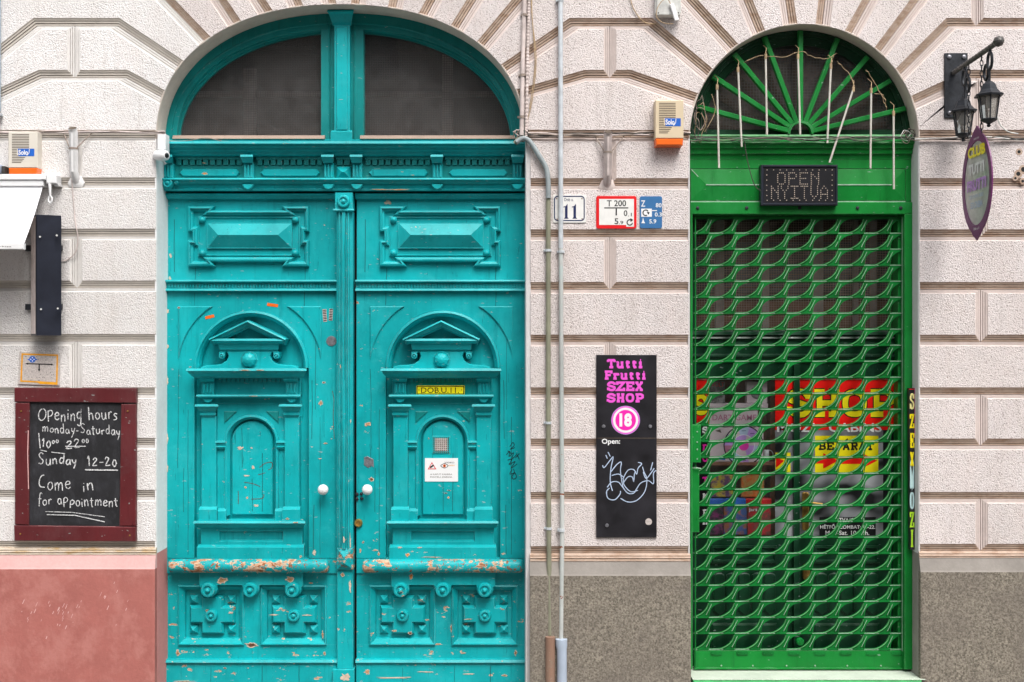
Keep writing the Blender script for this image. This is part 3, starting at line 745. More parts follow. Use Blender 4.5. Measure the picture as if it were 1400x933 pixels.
# ------------------------------------------------------------------ the two door leaves
EAR = [(258, 282.5), (295, 282.5), (291, 288), (390, 288), (386, 282.5), (423.3, 282.5), (423.3, 317.5), (418, 317.5), (418, 329), (423.3, 329), (423.3, 364.7), (386, 364.7), (390, 358.8), (291, 358.8), (295, 364.7), (258, 364.7), (258, 329), (264, 329), (264, 317.5), (258, 317.5)]
def leaf(dx, x0, x1, right):
    side = 'right' if right else 'left'
    lf = thing('door_leaf', (x0+x1)/2, 960, YD, 'right turquoise door leaf with yellow plate and white camera notice' if right else 'left turquoise door leaf with the fluted closing post', 'door')
    def T(pts): return [(p[0]+dx, p[1]) for p in pts]
    q = lambda name, m, fn, parent=None, **kw: P(name, m, parent or lf, fn, **kw)
    q('back_board', 'tq', lambda b: b.relief(rect(x0, 265, x1, 958), [(0, .275), (0, .262)]))
    q('top_rail', 'tq', lambda b: b.hm(x0-1, x1, [(265, .215), (265.4, .200), (268, .196), (269.5, .206), (272, .212), (273, .225)], .262))
    q('upper_panel', 'tq', lambda b: b.box(x0, 273, x1, 384, .262, .235, .3))
    fr = q('eared_moulding', 'tq', lambda b: b.sweep(T(EAR), [(0, .235), (0, .223), (1.2, .210), (3.2, .208), (4.0, .219), (6, .222), (7.8, .2345)], closed=True))
    q('inner_moulding', 'tq', lambda b: b.sweep(T(rect(271, 296.5, 410.5, 350.5)), [(0, .235), (0, .229), (1.2, .227), (2.4, .2345)], closed=True), fr)
    q('hipped_panel', 'tq', lambda b: b.relief(T(rect(283.5, 305, 399.8, 340)), [(0, .235), (0, .224), (1.2, .224), (17.3, .192)]), fr)
    for cx, cy in ((277, 301), (404, 301), (277, 346.5), (404, 346.5)):
        q('stud', 'tq', lambda b: b.lathe(cx+dx, cy, [(4.8, .235), (4.8, .229), (4.0, .219), (2.2, .213), (.3, .211)], 14), fr)
    q('middle_rail', 'tq', lambda b: b.hm(x0-.5, x1+.3, [(383, .215), (383.5, .196), (385.5, .192), (387, .203), (388, .211), (394.5, .213), (395.4, .204), (398, .198), (399, .212)], .262))
    q('rail_fluting', 'tq', lambda b: [b.box(x0+5+i*4.1, 388.5, x0+7.2+i*4.1, 394, .213, .2065, 0) for i in range(int((x1-x0-10)/4.1))], kind='stuff')
    xa, xb = 266.5+dx, 422.5+dx
    A = arcp(344.5+dx, 503, 78, 0, -180, 40)
    q('stile_board', 'tq', lambda b: b.relief([(x0, 399), (x1, 399), (x1, 763), (xb, 763)]+A+[(xa, 763), (x0, 763)], [(0, .262), (0, .2235), (.35, .222)]))
    q('arch_moulding', 'tq', lambda b: b.sweep(A[::-1], [(-.2, .224), (.5, .208), (3.2, .204), (5, .214), (6.2, .218), (8.2, .236), (8.2, .262)], sm=False))
    q('corner_panel', 'tq', lambda b: b.relief(T([(245.2, 419.2)]+arcp(344.5, 504, 100, 238, 188, 12)), [(0, .222), (0, .216), (1.0, .2135)]))
    q('corner_panel', 'tq', lambda b: b.relief(T([(439.8, 419.2)]+arcp(340.5, 504, 100, -8, -58, 12)), [(0, .222), (0, .216), (1.0, .2135)]))
    # little temple front in the arch
    c = 343+dx
    pd = q('pediment', 'tq', lambda b: (b.sweep([(c-52, 463.5), (c, 438.5), (c+52, 463.5)], [(0, .262), (0, .160), (1.8, .155), (3.2, .168), (6.2, .174), (7, .188), (9.2, .192), (9.2, .262)]),
        b.hm2(c-48, c+48, [(463.3, .165), (466.2, .159), (467, .170), (470, .182)], .262, 60), b.relief([(c, 446), (c+30, 463), (c-30, 463)], [(0, .235)])))
    q('pediment_block', 'tq', lambda b: (b.hm2(c-41, c+41, [(470, .184), (473, .186), (478, .192), (479, .202), (482, .206)], .262, 120)), pd)
    for sgn in (-1, 1):
        q('scroll', 'tq', lambda b: (b.lathe(c+sgn*37, 487, [(4, .262), (4, .190), (2.8, .186), (2.0, .194), (1.2, .186), (.2, .184)], 14), b.box(c+sgn*37-4, 481, c+sgn*37+4, 486, .262, .193)), pd)
    cs = [(c+31, 480.5), (c+28.5, 487), (c+31, 493), (c+38, 497.5), (c+47, 499), (c+58, 499.5), (c+66, 502)]
    q('scroll_base', 'tq', lambda b: b.relief([(2*c-p[0], p[1]) for p in cs[::-1]]+cs+[(c+66, 504.5), (c-66, 504.5)], [(0, .262), (0, .204), (1.0, .198)]), pd)
    q('boss', 'tq', lambda b: b.lathe(c, 492, [(12.2, .2), (12.2, .196), (11.2, .193), (10.6, .196), (10.2, .190), (8.4, .174), (4.6, .165), (.3, .161)], 9, sm=False), pd)
    q('niche_cornice', 'tq', lambda b: b.hm2(262+dx, 424.5+dx, [(503.5, .140), (506.5, .134), (507.3, .144), (510, .152), (513.5, .168), (515, .180), (517, .186)], .262, 150))
    q('niche_frieze', 'tq', lambda b: (b.box(275+dx, 517, 411.5+dx, 540, .262, .229), [b.box(300+dx+i*6.1, 518, 303.8+dx+i*6.1, 522.4, .229, .219, 0) for i in range(15)]))
    for cx in (286.5, 400.3):
        bk = q('small_bracket', 'tq', lambda b: (b.hm2(cx-10+dx, cx+10+dx, [(517, .186), (519, .182), (522, .196)], .23, 60), b.box(cx-8+dx, 522, cx+8+dx, 539.5, .23, .205),
            [b.relief(rect(cx-6.4+k*4.6+dx, 524.5, cx-3.6+k*4.6+dx, 537), [(0, .205), (.3, .199), (.7, .197)]) for k in range(3)]))
        q('bracket_drop', 'tq', lambda b: b.relief(T([(cx-6.5, 544)]+[(cx+6.5, 544)]+arcp(cx, 544, 6.5, 20, 160, 8)), [(0, .228), (0, .201), (1, .197)]), bk)
    q('niche_ledge', 'tq', lambda b: (b.hm2(272+dx, 413.5+dx, [(539.3, .186), (541.4, .181), (544, .193)], .262, 40), b.box(275+dx, 544, 411.5+dx, 552.4, .262, .226)))
    q('inner_board', 'tq', lambda b: b.relief([(297+dx, 552), (390.5+dx, 552), (390.5+dx, 711), (381+dx, 711)]+arcp(344+dx, 604, 37, 0, -180, 24)+[(307+dx, 711), (297+dx, 711)], [(0, .262), (0, .2325), (.3, .2315)]))
    q('inner_arch_moulding', 'tq', lambda b: b.sweep([(307+dx, 705)]+arcp(344+dx, 604, 37, 180, 360, 24)+[(381+dx, 705)], [(-.2, .2325), (.5, .224), (3.0, .2215), (4.4, .230), (6.6, .246), (6.6, .262)]))
    q('inner_panel', 'tq', lambda b: b.relief([(315.5+dx, 705)]+arcp(344+dx, 604, 28.5, 180, 360, 20)+[(372.5+dx, 705)], [(0, .262), (0, .252), (1.6, .243)]))
    for sgn in (-1, 1):
        q('spandrel_chip', 'tq_shade', lambda b: b.relief([(344+dx+sgn*37, 562.5), (344+dx+sgn*20, 562.5), (344+dx+sgn*37, 578)], [(0, .2315), (0, .227), (1, .2255)]))
        q('impost', 'tq', lambda b: b.hm2(344+dx+sgn*41.2-6.6, 344+dx+sgn*41.2+6.6, [(602.5, .212), (605, .209), (606, .217), (610, .219), (611, .213), (614, .222), (615, .23)], .2325, 60))
        pc = 344-.5+dx+sgn*56.7
        pil = q('pilaster', 'tq', lambda b: (b.box(pc-10, 569, pc+10, 695, .262, .2095, .6),))
        q('capital', 'tq', lambda b: b.hm2(pc-16, pc+16, [(552.2, .176), (555, .172), (556.2, .183), (560, .192), (563.5, .203), (564.5, .198), (567, .198), (569.5, .206)], .262, 200), pil)
        q('pilaster_base', 'tq', lambda b: (b.hm2(pc-12.3, pc+12.3, [(692, .208), (695.5, .194), (711, .194)], .262, 50),
            b.hm2(pc-sgn*17.6-5.6, pc-sgn*17.6+5.6, [(695, .225), (698.5, .213), (711, .213)], .262, 20)), pil)
    q('niche_sill', 'tq', lambda b: b.hm2(269+dx, 420.5+dx, [(710.4, .176), (713, .170), (714.2, .182), (717, .190), (720, .204), (721, .21)], .262, 100))
    def ped(b):
        o = b.ring(T(rect(276, 721, 414, 744.5)), .215); i_ = b.ring(T(rect(301, 725.5, 388, 740)), .215); ii = b.ring(T(rect(302.5, 727, 386.5, 738)), .228)
        ob = b.ring(T(rect(276, 721, 414, 744.5)), .262)
        for k in range(4):
            m_ = (k+1) % 4
            b.face((o[k], o[m_], i_[m_], i_[k])); b.face((i_[k], i_[m_], ii[m_], ii[k])); b.face((ob[k], ob[m_], o[m_], o[k]))
        b.face(ii)
    q('pedestal_panel', 'tq', ped)
    q('pedestal_base', 'tq_low', lambda b: b.hm2(272+dx, 417.5+dx, [(744, .212), (747, .196), (763.5, .196)], .262, 40))
    q('lock_rail', 'tq_low', lambda b: b.box(x0, 763, x1, 784, .262, .224))
    def rail(b):
        k = (D+YD)/D*S; pts = []; rr = []
        for px, rf in [(234.8, .35), (235.6, .75), (237.5, .95), (240, 1)]+[(240+i*10, 1) for i in range(1, 21)]+[(447, 1), (449.5, .95), (451.4, .75), (452.2, .35)]:
            pts.append(Vector(b.map(px+dx+(1.5 if right else 0), 771.2, .186))); rr.append(9.1*k*rf)
        b.tube(pts, rr, 20)
    q('round_rail', 'tq_rail', rail)
    xs = [x0, 244+dx, 334+dx, 356.5+dx, 446+dx, x1]
    q('lower_frame', 'tq_low', lambda b: (b.box(x0, 784, x1, 800, .262, .232, 0), b.box(x0, 882, x1, 901, .262, .232, 0), b.box(xs[0], 800, xs[1], 882, .262, .2323, 0), b.box(xs[2], 800, xs[3], 882, .262, .2323, 0), b.box(xs[4], 800, xs[5], 882, .262, .2323, 0)))
    ap = q('apron', 'tq_low', lambda b: b.relief(T([(274, 780), (416, 780), (416, 800)]+arcp(402, 804, 11.5, -10, 190, 12)+[(390, 799), (357, 799)]+arcp(344.7, 803.5, 11.5, -10, 190, 12)+[(332, 799), (299, 799)]+arcp(287.5, 804, 11.5, -10, 190, 12)+[(274, 800)]), [(0, .262), (0, .208), (.8, .203)]))
    for cx in (287.5, 344.7, 401.8):
        q('turned_stud', 'tq_low', lambda b: b.lathe(cx+dx, 804.3, [(10.2, .204), (10.2, .190), (8.8, .181), (6.6, .180), (4.6, .188), (3.4, .188), (3.1, .174), (1.6, .168), (.2, .167)], 24), ap)
    for sx in (0, 112.6):
        sq = q('square_moulding', 'tq_low', lambda b: b.sweep(T([(p[0]+sx, p[1]) for p in rect(244, 800, 334, 882)]), [(0, .233), (.1, .222), (1.6, .219), (2.6, .226), (7.6, .246), (8.2, .262)], closed=True))
        m0 = 289.2+sx+dx; n0 = 841.5
        cr = [(m0-15.5, n0-26), (m0+15.5, n0-26), (m0+15.5, n0-12.3), (m0+31, n0-12.3), (m0+31, n0+12), (m0+15.5, n0+12), (m0+15.5, n0+26.5), (m0-15.5, n0+26.5), (m0-15.5, n0+12), (m0-31, n0+12), (m0-31, n0-12.3), (m0-15.5, n0-12.3)]
        q('cross', 'tq_low', lambda b: b.relief(cr, [(0, .262), (0, .253), (3.0, .234)]), sq)
        q('rosette', 'tq_low', lambda b: b.lathe(m0, n0, [(8.6, .235), (8.6, .226), (7.4, .216), (5.4, .214), (3.6, .222), (2.8, .222), (2.4, .211), (1.2, .207), (.2, .206)], 22), sq)
        for ux in (-26, 26):
            for uy in (-20.5, 20.5):
                q('pyramid_stud', 'tq_low', lambda b: b.relief(rect(m0+ux-5.6, n0+uy-5.6, m0+ux+5.6, n0+uy+5.6), [(0, .262), (0, .256), (5.3, .234)]), sq)
    q('kick_ledge', 'tq_low', lambda b: b.hm(x0-.5, x1+.5, [(900, .226), (900.5, .205), (903.5, .198), (905, .208), (907.5, .212)], .262))
    q('kick_board', 'tq_low', lambda b: b.box(x0, 907.5, x1, 956, .262, .211, .6))
    return lf, T, q
lfL, TL, qL = leaf(0, 227.5, 461.3, False)
lfR, TR, qR = leaf(261.3, 487.6, 719.5, True)
# closing post of the left leaf
post = qL('closing_post', 'tq_low', lambda b: b.sweep([(461.6, 748), (461.6, 291)], [(0, .25), (0, .196), (1, .192), (3, .192), (3.8, .176), (5.2, .174), (6.2, .184), (7.8, .184), (8.8, .172), (12.6, .171), (13.6, .184), (15.2, .184), (16.2, .174), (17.6, .176), (18.4, .192), (21.6, .193), (22.4, .197), (22.4, .25)]))
qL('post_head', 'tq', lambda b: (b.box(460.8, 266, 484.6, 288.5, .25, .168), b.hm2(458.5, 486.5, [(288, .166), (290, .162), (291.5, .172)], .25, 50)), post)
qL('rosette', 'tq', lambda b: b.lathe(472.7, 278, [(8.8, .170), (8.8, .160), (7.6, .153), (5.8, .152), (4.2, .160), (3, .160), (2.7, .150), (1.3, .146), (.2, .145)], 22), post)
qL('pyramid_block', 'tq_rail', lambda b: b.relief(rect(463, 747, 484.5, 776), [(0, .25), (0, .182), (1.5, .179), (10.2, .150)]), post)
qL('post_foot', 'tq_low', lambda b: (b.box(462.5, 776, 484, 912, .25, .196), b.box(457, 912, 486, 956, .25, .186)), post)
qL('door_knob', 'white', lambda b: b.lathe(444.5, 667.5, [(3, .222), (3, .190), (6.8, .180), (7.2, .170), (6.4, .160), (4, .152), (.3, .149)], 22), label='round white knob')
qR('door_knob', 'white', lambda b: b.lathe(504.3, 667.5, [(3, .222), (3, .190), (6.8, .180), (7.2, .170), (6.4, .160), (4, .152), (.3, .149)], 22), label='round white knob')
qR('lock_cylinder', 'brass', lambda b: b.lathe(490.5, 714.8, [(5.8, .222), (5.8, .214), (4.6, .208), (3, .208), (2.8, .212), (.3, .212)], 18))
for cx, cy in ((485.5+3, 675.5), (494.5, 675), (488.5, 682), (495, 681.5)): qR('latch_screw', 'iron', lambda b: b.lathe(cx, cy, [(2.4, .222), (2.2, .216), (.3, .213)], 10))
qR('worn_lock_plate', 'zinc', lambda b: b.relief([(498, 625), (503, 624), (511, 628), (511.5, 639), (508, 637), (504, 640), (498, 636)], [(0, .2215), (.3, .2205)]))
def grill(b):
    b.mat('tq_low'); b.box(590.5, 596.5, 615.5, 621, .244, .240, .5)
    b.mat('plate_grey'); b.box(594.5, 600, 611.5, 617.5, .241, .2385, .3)
    b.mat('slot')
    for i in range(8):
        for j in range(8): b.relief(rect(592.5+i*2.8, 598.5+j*2.8, 594.1+i*2.8, 600.1+j*2.8), [(0, .2378)])
qR('speaker_grille', 'tq_low', grill)
qL('metal_disc', 'zinc', lambda b: b.lathe(453.5, 466.5, [(7, .222), (6.8, .219), (.3, .2185)], 20))
# things stuck on the leaves
def sticker(px, py, ang, L, W, d, m, name, label, cat='sticker', printed=None):
    a = R(ang); c_, s_ = math.cos(a), math.sin(a)
    pts = [(px+u*L*c_-v*W*s_, py+u*L*s_+v*W*c_) for u, v in ((-.5, -.5), (.5, -.5), (.5, .5), (-.5, .5))]
    b = B(YD); b.mat(m); b.relief(pts, [(0, d), (0, d-.0006)])
    if printed: printed(b, lambda u, v: (px+u*c_-v*s_, py+u*s_+v*c_), d-.0010)
    return b.build(name, m, label=label, cat=cat)
sticker(287.5, 433.5, -14, 12.5, 4, .2214, 'orange', 'orange_sticker', 'small orange label stuck left of the left door arch')
sticker(373.2, 417.4, 8, 15, 4, .2214, 'orange', 'orange_sticker', 'longer orange strip stuck above the left door arch')
def barcode(b, T_, d):
    b.mat('black_print')
    for i in range(7): b.relief([T_(-2.2, -7.5+i*2.3), T_(2.2, -7.5+i*2.3), T_(2.2, -6.4+i*2.3), T_(-2.2, -6.4+i*2.3)], [(0, d)])
sticker(444.5, 431.5, -4, 5.4, 17, .2214, 'plate_grey', 'paper_sticker', 'left of two torn paper stickers beside the left door arch', 'sticker', barcode)
sticker(452.8, 430.5, 3, 5, 16, .2214, 'plate_grey', 'paper_sticker', 'right of two torn paper stickers beside the closing post', 'sticker', barcode)
b = B(YD); b.mat('yellow'); b.relief(rrect(570, 527, 635.5, 539.4, 1), [(0, .229), (0, .1985), (.3, .198)]); b.mat('black_print')
b.sweep(rect(570.6, 527.6, 634.9, 538.8), [(0, .1975), (1.0, .1975)], closed=True)
b.text('DOB.U.11.', 576.5, 529.6, 628, 537, .1972, .0); b.lathe(573.6, 533, [(.7, .1972)], 8); b.lathe(631.8, 533, [(.7, .1972)], 8)
b.build('address_plate', 'yellow', label='narrow yellow address plate reading DOB.U.11. on the right door leaf', cat='sign')
b = B(YD); b.mat('whitetxt'); b.relief(rect(580.7, 627, 626, 659), [(0, .2432), (0, .2405)])
b.mat('red'); b.sweep([(590.3, 632.2), (596.4, 642.2), (584.6, 642.2)], [(0, .2400), (1.0, .2400)], closed=True)
b.mat('black_print'); b.ribbon([(587.8, 640), (592.8, 636.4)], 2.2, .2399); b.sweep(smooth_pts([(602, 637.4), (607.5, 634), (613, 637.4), (607.5, 640.8)], 5, True), [(0, .2399), (.8, .2399)], closed=True)
b.mat('orange'); b.lathe(607.5, 637.4, [(2, .2397)], 10); b.mat('black_print'); b.lathe(607.5, 637.4, [(.9, .2395)], 8)
b.text('VIDEO', 607.5, 632, 621, 633.9, .2399); b.mat('orange_yellow'); b.text('KAMERA', 613.5, 636, 621.5, 637.8, .2398); b.mat('slot')
b.text('A KAPUT KAMERA', 588, 648, 618, 650, .2399); b.text('FIGYELI ZARVA', 588, 651.8, 618, 653.8, .2399)
b.build('camera_notice', 'whitetxt', label='white notice with red warning triangle and camera eye on the right leaf', cat='sign')
gf = [[(697, 611), (701, 605), (703, 609), (698, 614), (704, 612)], [(692, 622), (697, 617), (696, 624), (702, 619), (700, 627), (706, 622)], [(706, 620), (710, 628)], [(710, 620), (705, 626)], [(694, 629), (700, 628), (696, 635), (704, 631), (699, 640), (707, 634)],
      [(694, 616), (700, 621)], [(700, 642), (697, 648), (703, 646), (702, 641)], [(704, 646), (700, 651), (702, 655), (706, 652), (704, 646)]]
b = B(YD); b.mat('black_print')
for i, g in enumerate(gf): b.ribbon([tuple(p) for p in smooth_pts(g, 4)], .9, .2212-.0001*i)
b.build('black_pen_tag', 'black_print', label='thin black marker tag scrawled near the right edge of the right leaf', cat='graffiti')

# ------------------------------------------------------------------ shop doorway: green frame with half-round fan light
YG = .12
sfr = thing('shop_doorway_frame', 1095, 940, YG, 'bright green wooden shop doorway frame with half-round sunray fanlight', 'door frame')
def G(name, m, fn, parent=None, y=YG, **kw): return P(name, m, parent or sfr, fn, y, **kw)
FC = (1094, 192)
def farc(r, n=48, a0=180, a1=360): return arcp(FC[0], FC[1], r, a0, a1, n)
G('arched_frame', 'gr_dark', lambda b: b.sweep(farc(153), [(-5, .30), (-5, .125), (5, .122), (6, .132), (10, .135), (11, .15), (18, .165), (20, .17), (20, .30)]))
hub = (1093.5, 184)
ends = [(955.5, 147.5), (976.5, 107), (1005, 77), (1045.5, 54.5), (1093.5, 46), (1143, 57), (1183, 81.5), (1213.5, 113), (1234, 150)]
for ex, ey in ends:
    dx, dy = ex-hub[0], ey-hub[1]; L = math.hypot(dx, dy); ux, uy = dx/L, dy/L; nx, ny = -uy*3.3, ux*3.3
    s0 = (hub[0]+ux*17, hub[1]+uy*17); e0 = (ex+ux*3, ey+uy*3)
    G('sunray_bar', 'gr', lambda b: b.relief([(s0[0]+nx, s0[1]+ny), (e0[0]+nx, e0[1]+ny), (e0[0]-nx, e0[1]-ny), (s0[0]-nx, s0[1]-ny)], [(0, .125), (0, .097), (.8, .093)], back=True))
G('sunray_hub', 'gr', lambda b: b.sweep(arcp(hub[0], hub[1], 17.5, 180, 360, 20), [(0, .13), (0, .092), (3, .090), (3.2, .13)]))
G('transom_rail', 'gr_flange', lambda b: b.hm(943, 1250, [(184.5, .12), (185, .10), (187.5, .098), (188.5, .112), (192, .112)], .2))
G('transom_base', 'gr_dark', lambda b: b.box(946, 176, 1244, 186, .19, .155))
G('cornice', 'gr', lambda b: b.hm(943, 1250, [(192, .10), (196, .062), (198, .058), (199.5, .074), (204, .080), (205, .092), (211, .096), (212, .110), (218, .116)], .2))
lint = G('lintel_panel', 'gr', lambda b: (b.box(943, 218, 1250, 231, .2, .118, .3), b.relief(rect(944, 231.5, 1238, 275), [(0, .13), (0, .122), (1, .119), (20.6, .108)]), b.box(1238.3, 231, 1250, 276, .2, .12, .3)))
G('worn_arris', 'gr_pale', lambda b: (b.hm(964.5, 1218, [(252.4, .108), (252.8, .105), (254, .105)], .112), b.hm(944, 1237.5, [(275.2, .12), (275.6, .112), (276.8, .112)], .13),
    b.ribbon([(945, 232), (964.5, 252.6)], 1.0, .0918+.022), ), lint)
G('lower_rail', 'gr', lambda b: b.box(943, 277, 1250, 293.5, .2, .100, .7))
for cx in (953, 1020, 1092, 1171, 1230):
    G('screw', 'iron', lambda b: b.lathe(cx, 285, [(2.4, .1), (2.2, .094), (.4, .092)], 10))
G('stile', 'gr', lambda b: (b.box(1235.2, 293.5, 1248.5, 914.5, .3, .100, .6)))
G('stile', 'gr', lambda b: (b.box(943.2, 293.5, 946.2, 914.5, .3, .100, .6)))
G('guide_channel', 'gr', lambda b: (b.box(946.2, 293.5, 948, 914, .3, .15, .3), b.box(1231, 293.5, 1235.2, 912, .3, .165, .3)))
# fan light glass, brown inner sash, mesh
G('brown_screen', mottled('brown_fanlight_backing', (.46, .25, .17, 1), (.20, .11, .08, 1), 9), lambda b: b.relief(farc(150), [(0, .34)]))
fl = G('fan_glass', 'glass', lambda b: b.relief(farc(136), [(0, .185)]))
for ex, ey in ends:
    dx, dy = ex-hub[0], ey-hub[1]; L = math.hypot(dx, dy); ux, uy = dx/L, dy/L; nx, ny = -uy*4, ux*4; ox, oy = 2, 10
    G('inner_sash_bar', 'wood_in', lambda b: b.relief([(hub[0]+ox+ux*18+nx, hub[1]+oy+uy*18+ny), (ex+ox+nx, ey+oy+ny), (ex+ox-nx, ey+oy-ny), (hub[0]+ox+ux*18-nx, hub[1]+oy+uy*18-ny)], [(0, .30), (0, .28)]))
G('wire_mesh', 'wire', lambda b: mesh_grid(b, 956, 1232, 56, 186, 4.2, .25, lambda x, y: (x-FC[0])**2+(y-FC[1])**2 < 135**2, .75), kind='stuff')
G('pale_lath', 'pale_strip', lambda b: (b.box(1064, 60, 1071, 190, .42, .40, 0), b.box(1006, 90, 1012, 190, .42, .40, 0), b.box(1138, 66, 1146, 190, .42, .40, 0), b.box(1188, 100, 1194, 190, .42, .40, 0)))
def room2(b):
    k = b.ring(rect(940, 20, 1260, 980), .33); m_ = b.ring(rect(900, 0, 1300, 980), 1.5)
    for i in range(4): b.face((k[i], k[(i+1) % 4], m_[(i+1) % 4], m_[i]))
    b.face(m_)
shopin = thing('shop_interior', 1095, 960, 1.5, 'dark brown shop interior behind the green door and its panes', 'interior')
M['dark_shop'] = plain('reddish_brown_shop_interior', (.17, .085, .06, 1), .9, 0, .6, 5)
P('back_wall', 'dark_shop', shopin, room2, .33)
for x, w_ in ((978, 12), (1042, 10), (1112, 14), (1166, 8), (1190, 9)): P('reflection_strip', 'pale_strip', shopin, lambda b: b.box(x, 296, x+w_, 456, .52, .50, 1), .5)  # pale strips stand in for opposite windows reflected in the glass
for i in range(9): P('blind', mottled('grey_slatted_blind', (.13, .13, .16, 1), (.06, .055, .06, 1), 5), shopin, lambda b: b.box(948, 330+i*9, 1240, 337.5+i*9, .60, .585, .3), .5)
P('brown_counter', 'wood_in', shopin, lambda b: (b.box(950, 412, 1236, 455, .62, .56, 1), b.box(950, 424, 1236, 427, .56, .54, .4)), .5)

# threshold and step
b = B(); b.mat('sill_stone'); b.relief(rect(945.5, 926, 1262, 927.2), [(0, .33), (0, -.040), (1, -.046)]); b.build('stone_threshold', 'sill_stone', label='mint stained stone threshold under the green shop grille', cat='threshold')
b = B(); b.mat('gr_step'); b.relief(rect(946, 927.5, 1256, 962), [(0, .1), (0, -.052), (1.5, -.058)]); b.build('green_step', 'gr_step', label='green painted step at the foot of the shop doorway', cat='step')
# raise the sill to meet the photo: top surface seen between grille and step
# ------------------------------------------------------------------ shop door behind the grille
YS = .32
sd_ = thing('shop_door', 1095, 925, YS, 'dark green panelled shop door with upper window behind the rolling grille', 'door')
def Q(name, m, fn, parent=None, y=YS, **kw): return P(name, m, parent or sd_, fn, y, **kw)
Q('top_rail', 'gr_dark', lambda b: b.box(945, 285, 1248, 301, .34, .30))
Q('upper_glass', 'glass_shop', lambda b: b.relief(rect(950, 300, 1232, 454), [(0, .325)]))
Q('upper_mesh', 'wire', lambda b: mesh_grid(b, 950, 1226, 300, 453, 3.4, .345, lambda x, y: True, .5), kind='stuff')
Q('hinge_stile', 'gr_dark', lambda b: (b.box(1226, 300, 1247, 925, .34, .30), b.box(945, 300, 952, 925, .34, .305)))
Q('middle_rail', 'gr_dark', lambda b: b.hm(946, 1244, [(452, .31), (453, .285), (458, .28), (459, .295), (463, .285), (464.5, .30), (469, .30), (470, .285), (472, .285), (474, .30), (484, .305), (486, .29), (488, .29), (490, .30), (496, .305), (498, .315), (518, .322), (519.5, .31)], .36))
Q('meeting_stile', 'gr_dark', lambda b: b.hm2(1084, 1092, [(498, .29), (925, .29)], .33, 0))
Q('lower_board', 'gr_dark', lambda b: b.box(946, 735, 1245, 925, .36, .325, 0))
for x0, x1 in ((972, 1062), (1112, 1202)):
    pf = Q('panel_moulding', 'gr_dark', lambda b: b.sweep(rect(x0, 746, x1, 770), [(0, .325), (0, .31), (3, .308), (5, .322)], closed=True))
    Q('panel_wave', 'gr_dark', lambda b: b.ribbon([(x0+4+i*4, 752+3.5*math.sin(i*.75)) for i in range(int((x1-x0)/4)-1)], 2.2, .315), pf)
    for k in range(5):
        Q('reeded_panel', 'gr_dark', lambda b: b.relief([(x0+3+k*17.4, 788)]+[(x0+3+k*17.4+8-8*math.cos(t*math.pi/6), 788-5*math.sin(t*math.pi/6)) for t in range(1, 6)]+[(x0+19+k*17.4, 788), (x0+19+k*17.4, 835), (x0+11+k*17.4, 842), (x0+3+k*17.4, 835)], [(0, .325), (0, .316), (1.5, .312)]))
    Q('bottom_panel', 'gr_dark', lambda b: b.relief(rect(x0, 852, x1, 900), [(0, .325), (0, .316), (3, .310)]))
hp = Q('handle_plate', 'brass', lambda b: b.relief(rrect(1094.5, 672, 1103.5, 724, 3), [(0, .29), (0, .272), (1.2, .268)]))
Q('lever', 'brass', lambda b: b.tube([Vector(b.map(1099, 685, .27)), Vector(b.map(1099, 685, .25)), Vector(b.map(1108, 685.5, .245)), Vector(b.map(1120, 687, .245))], .006, 8), hp)
Q('keyhole_cover', 'brass', lambda b: b.relief(rrect(1097, 771, 1106.5, 793, 4.6), [(0, .325), (0, .30), (1, .296)]))
Q('lower_glass', 'glass_shop', lambda b: (b.relief(rect(950, 519, 1083.5, 735), [(0, .318)]), b.relief(rect(1092.5, 519, 1227, 735), [(0, .318)])))
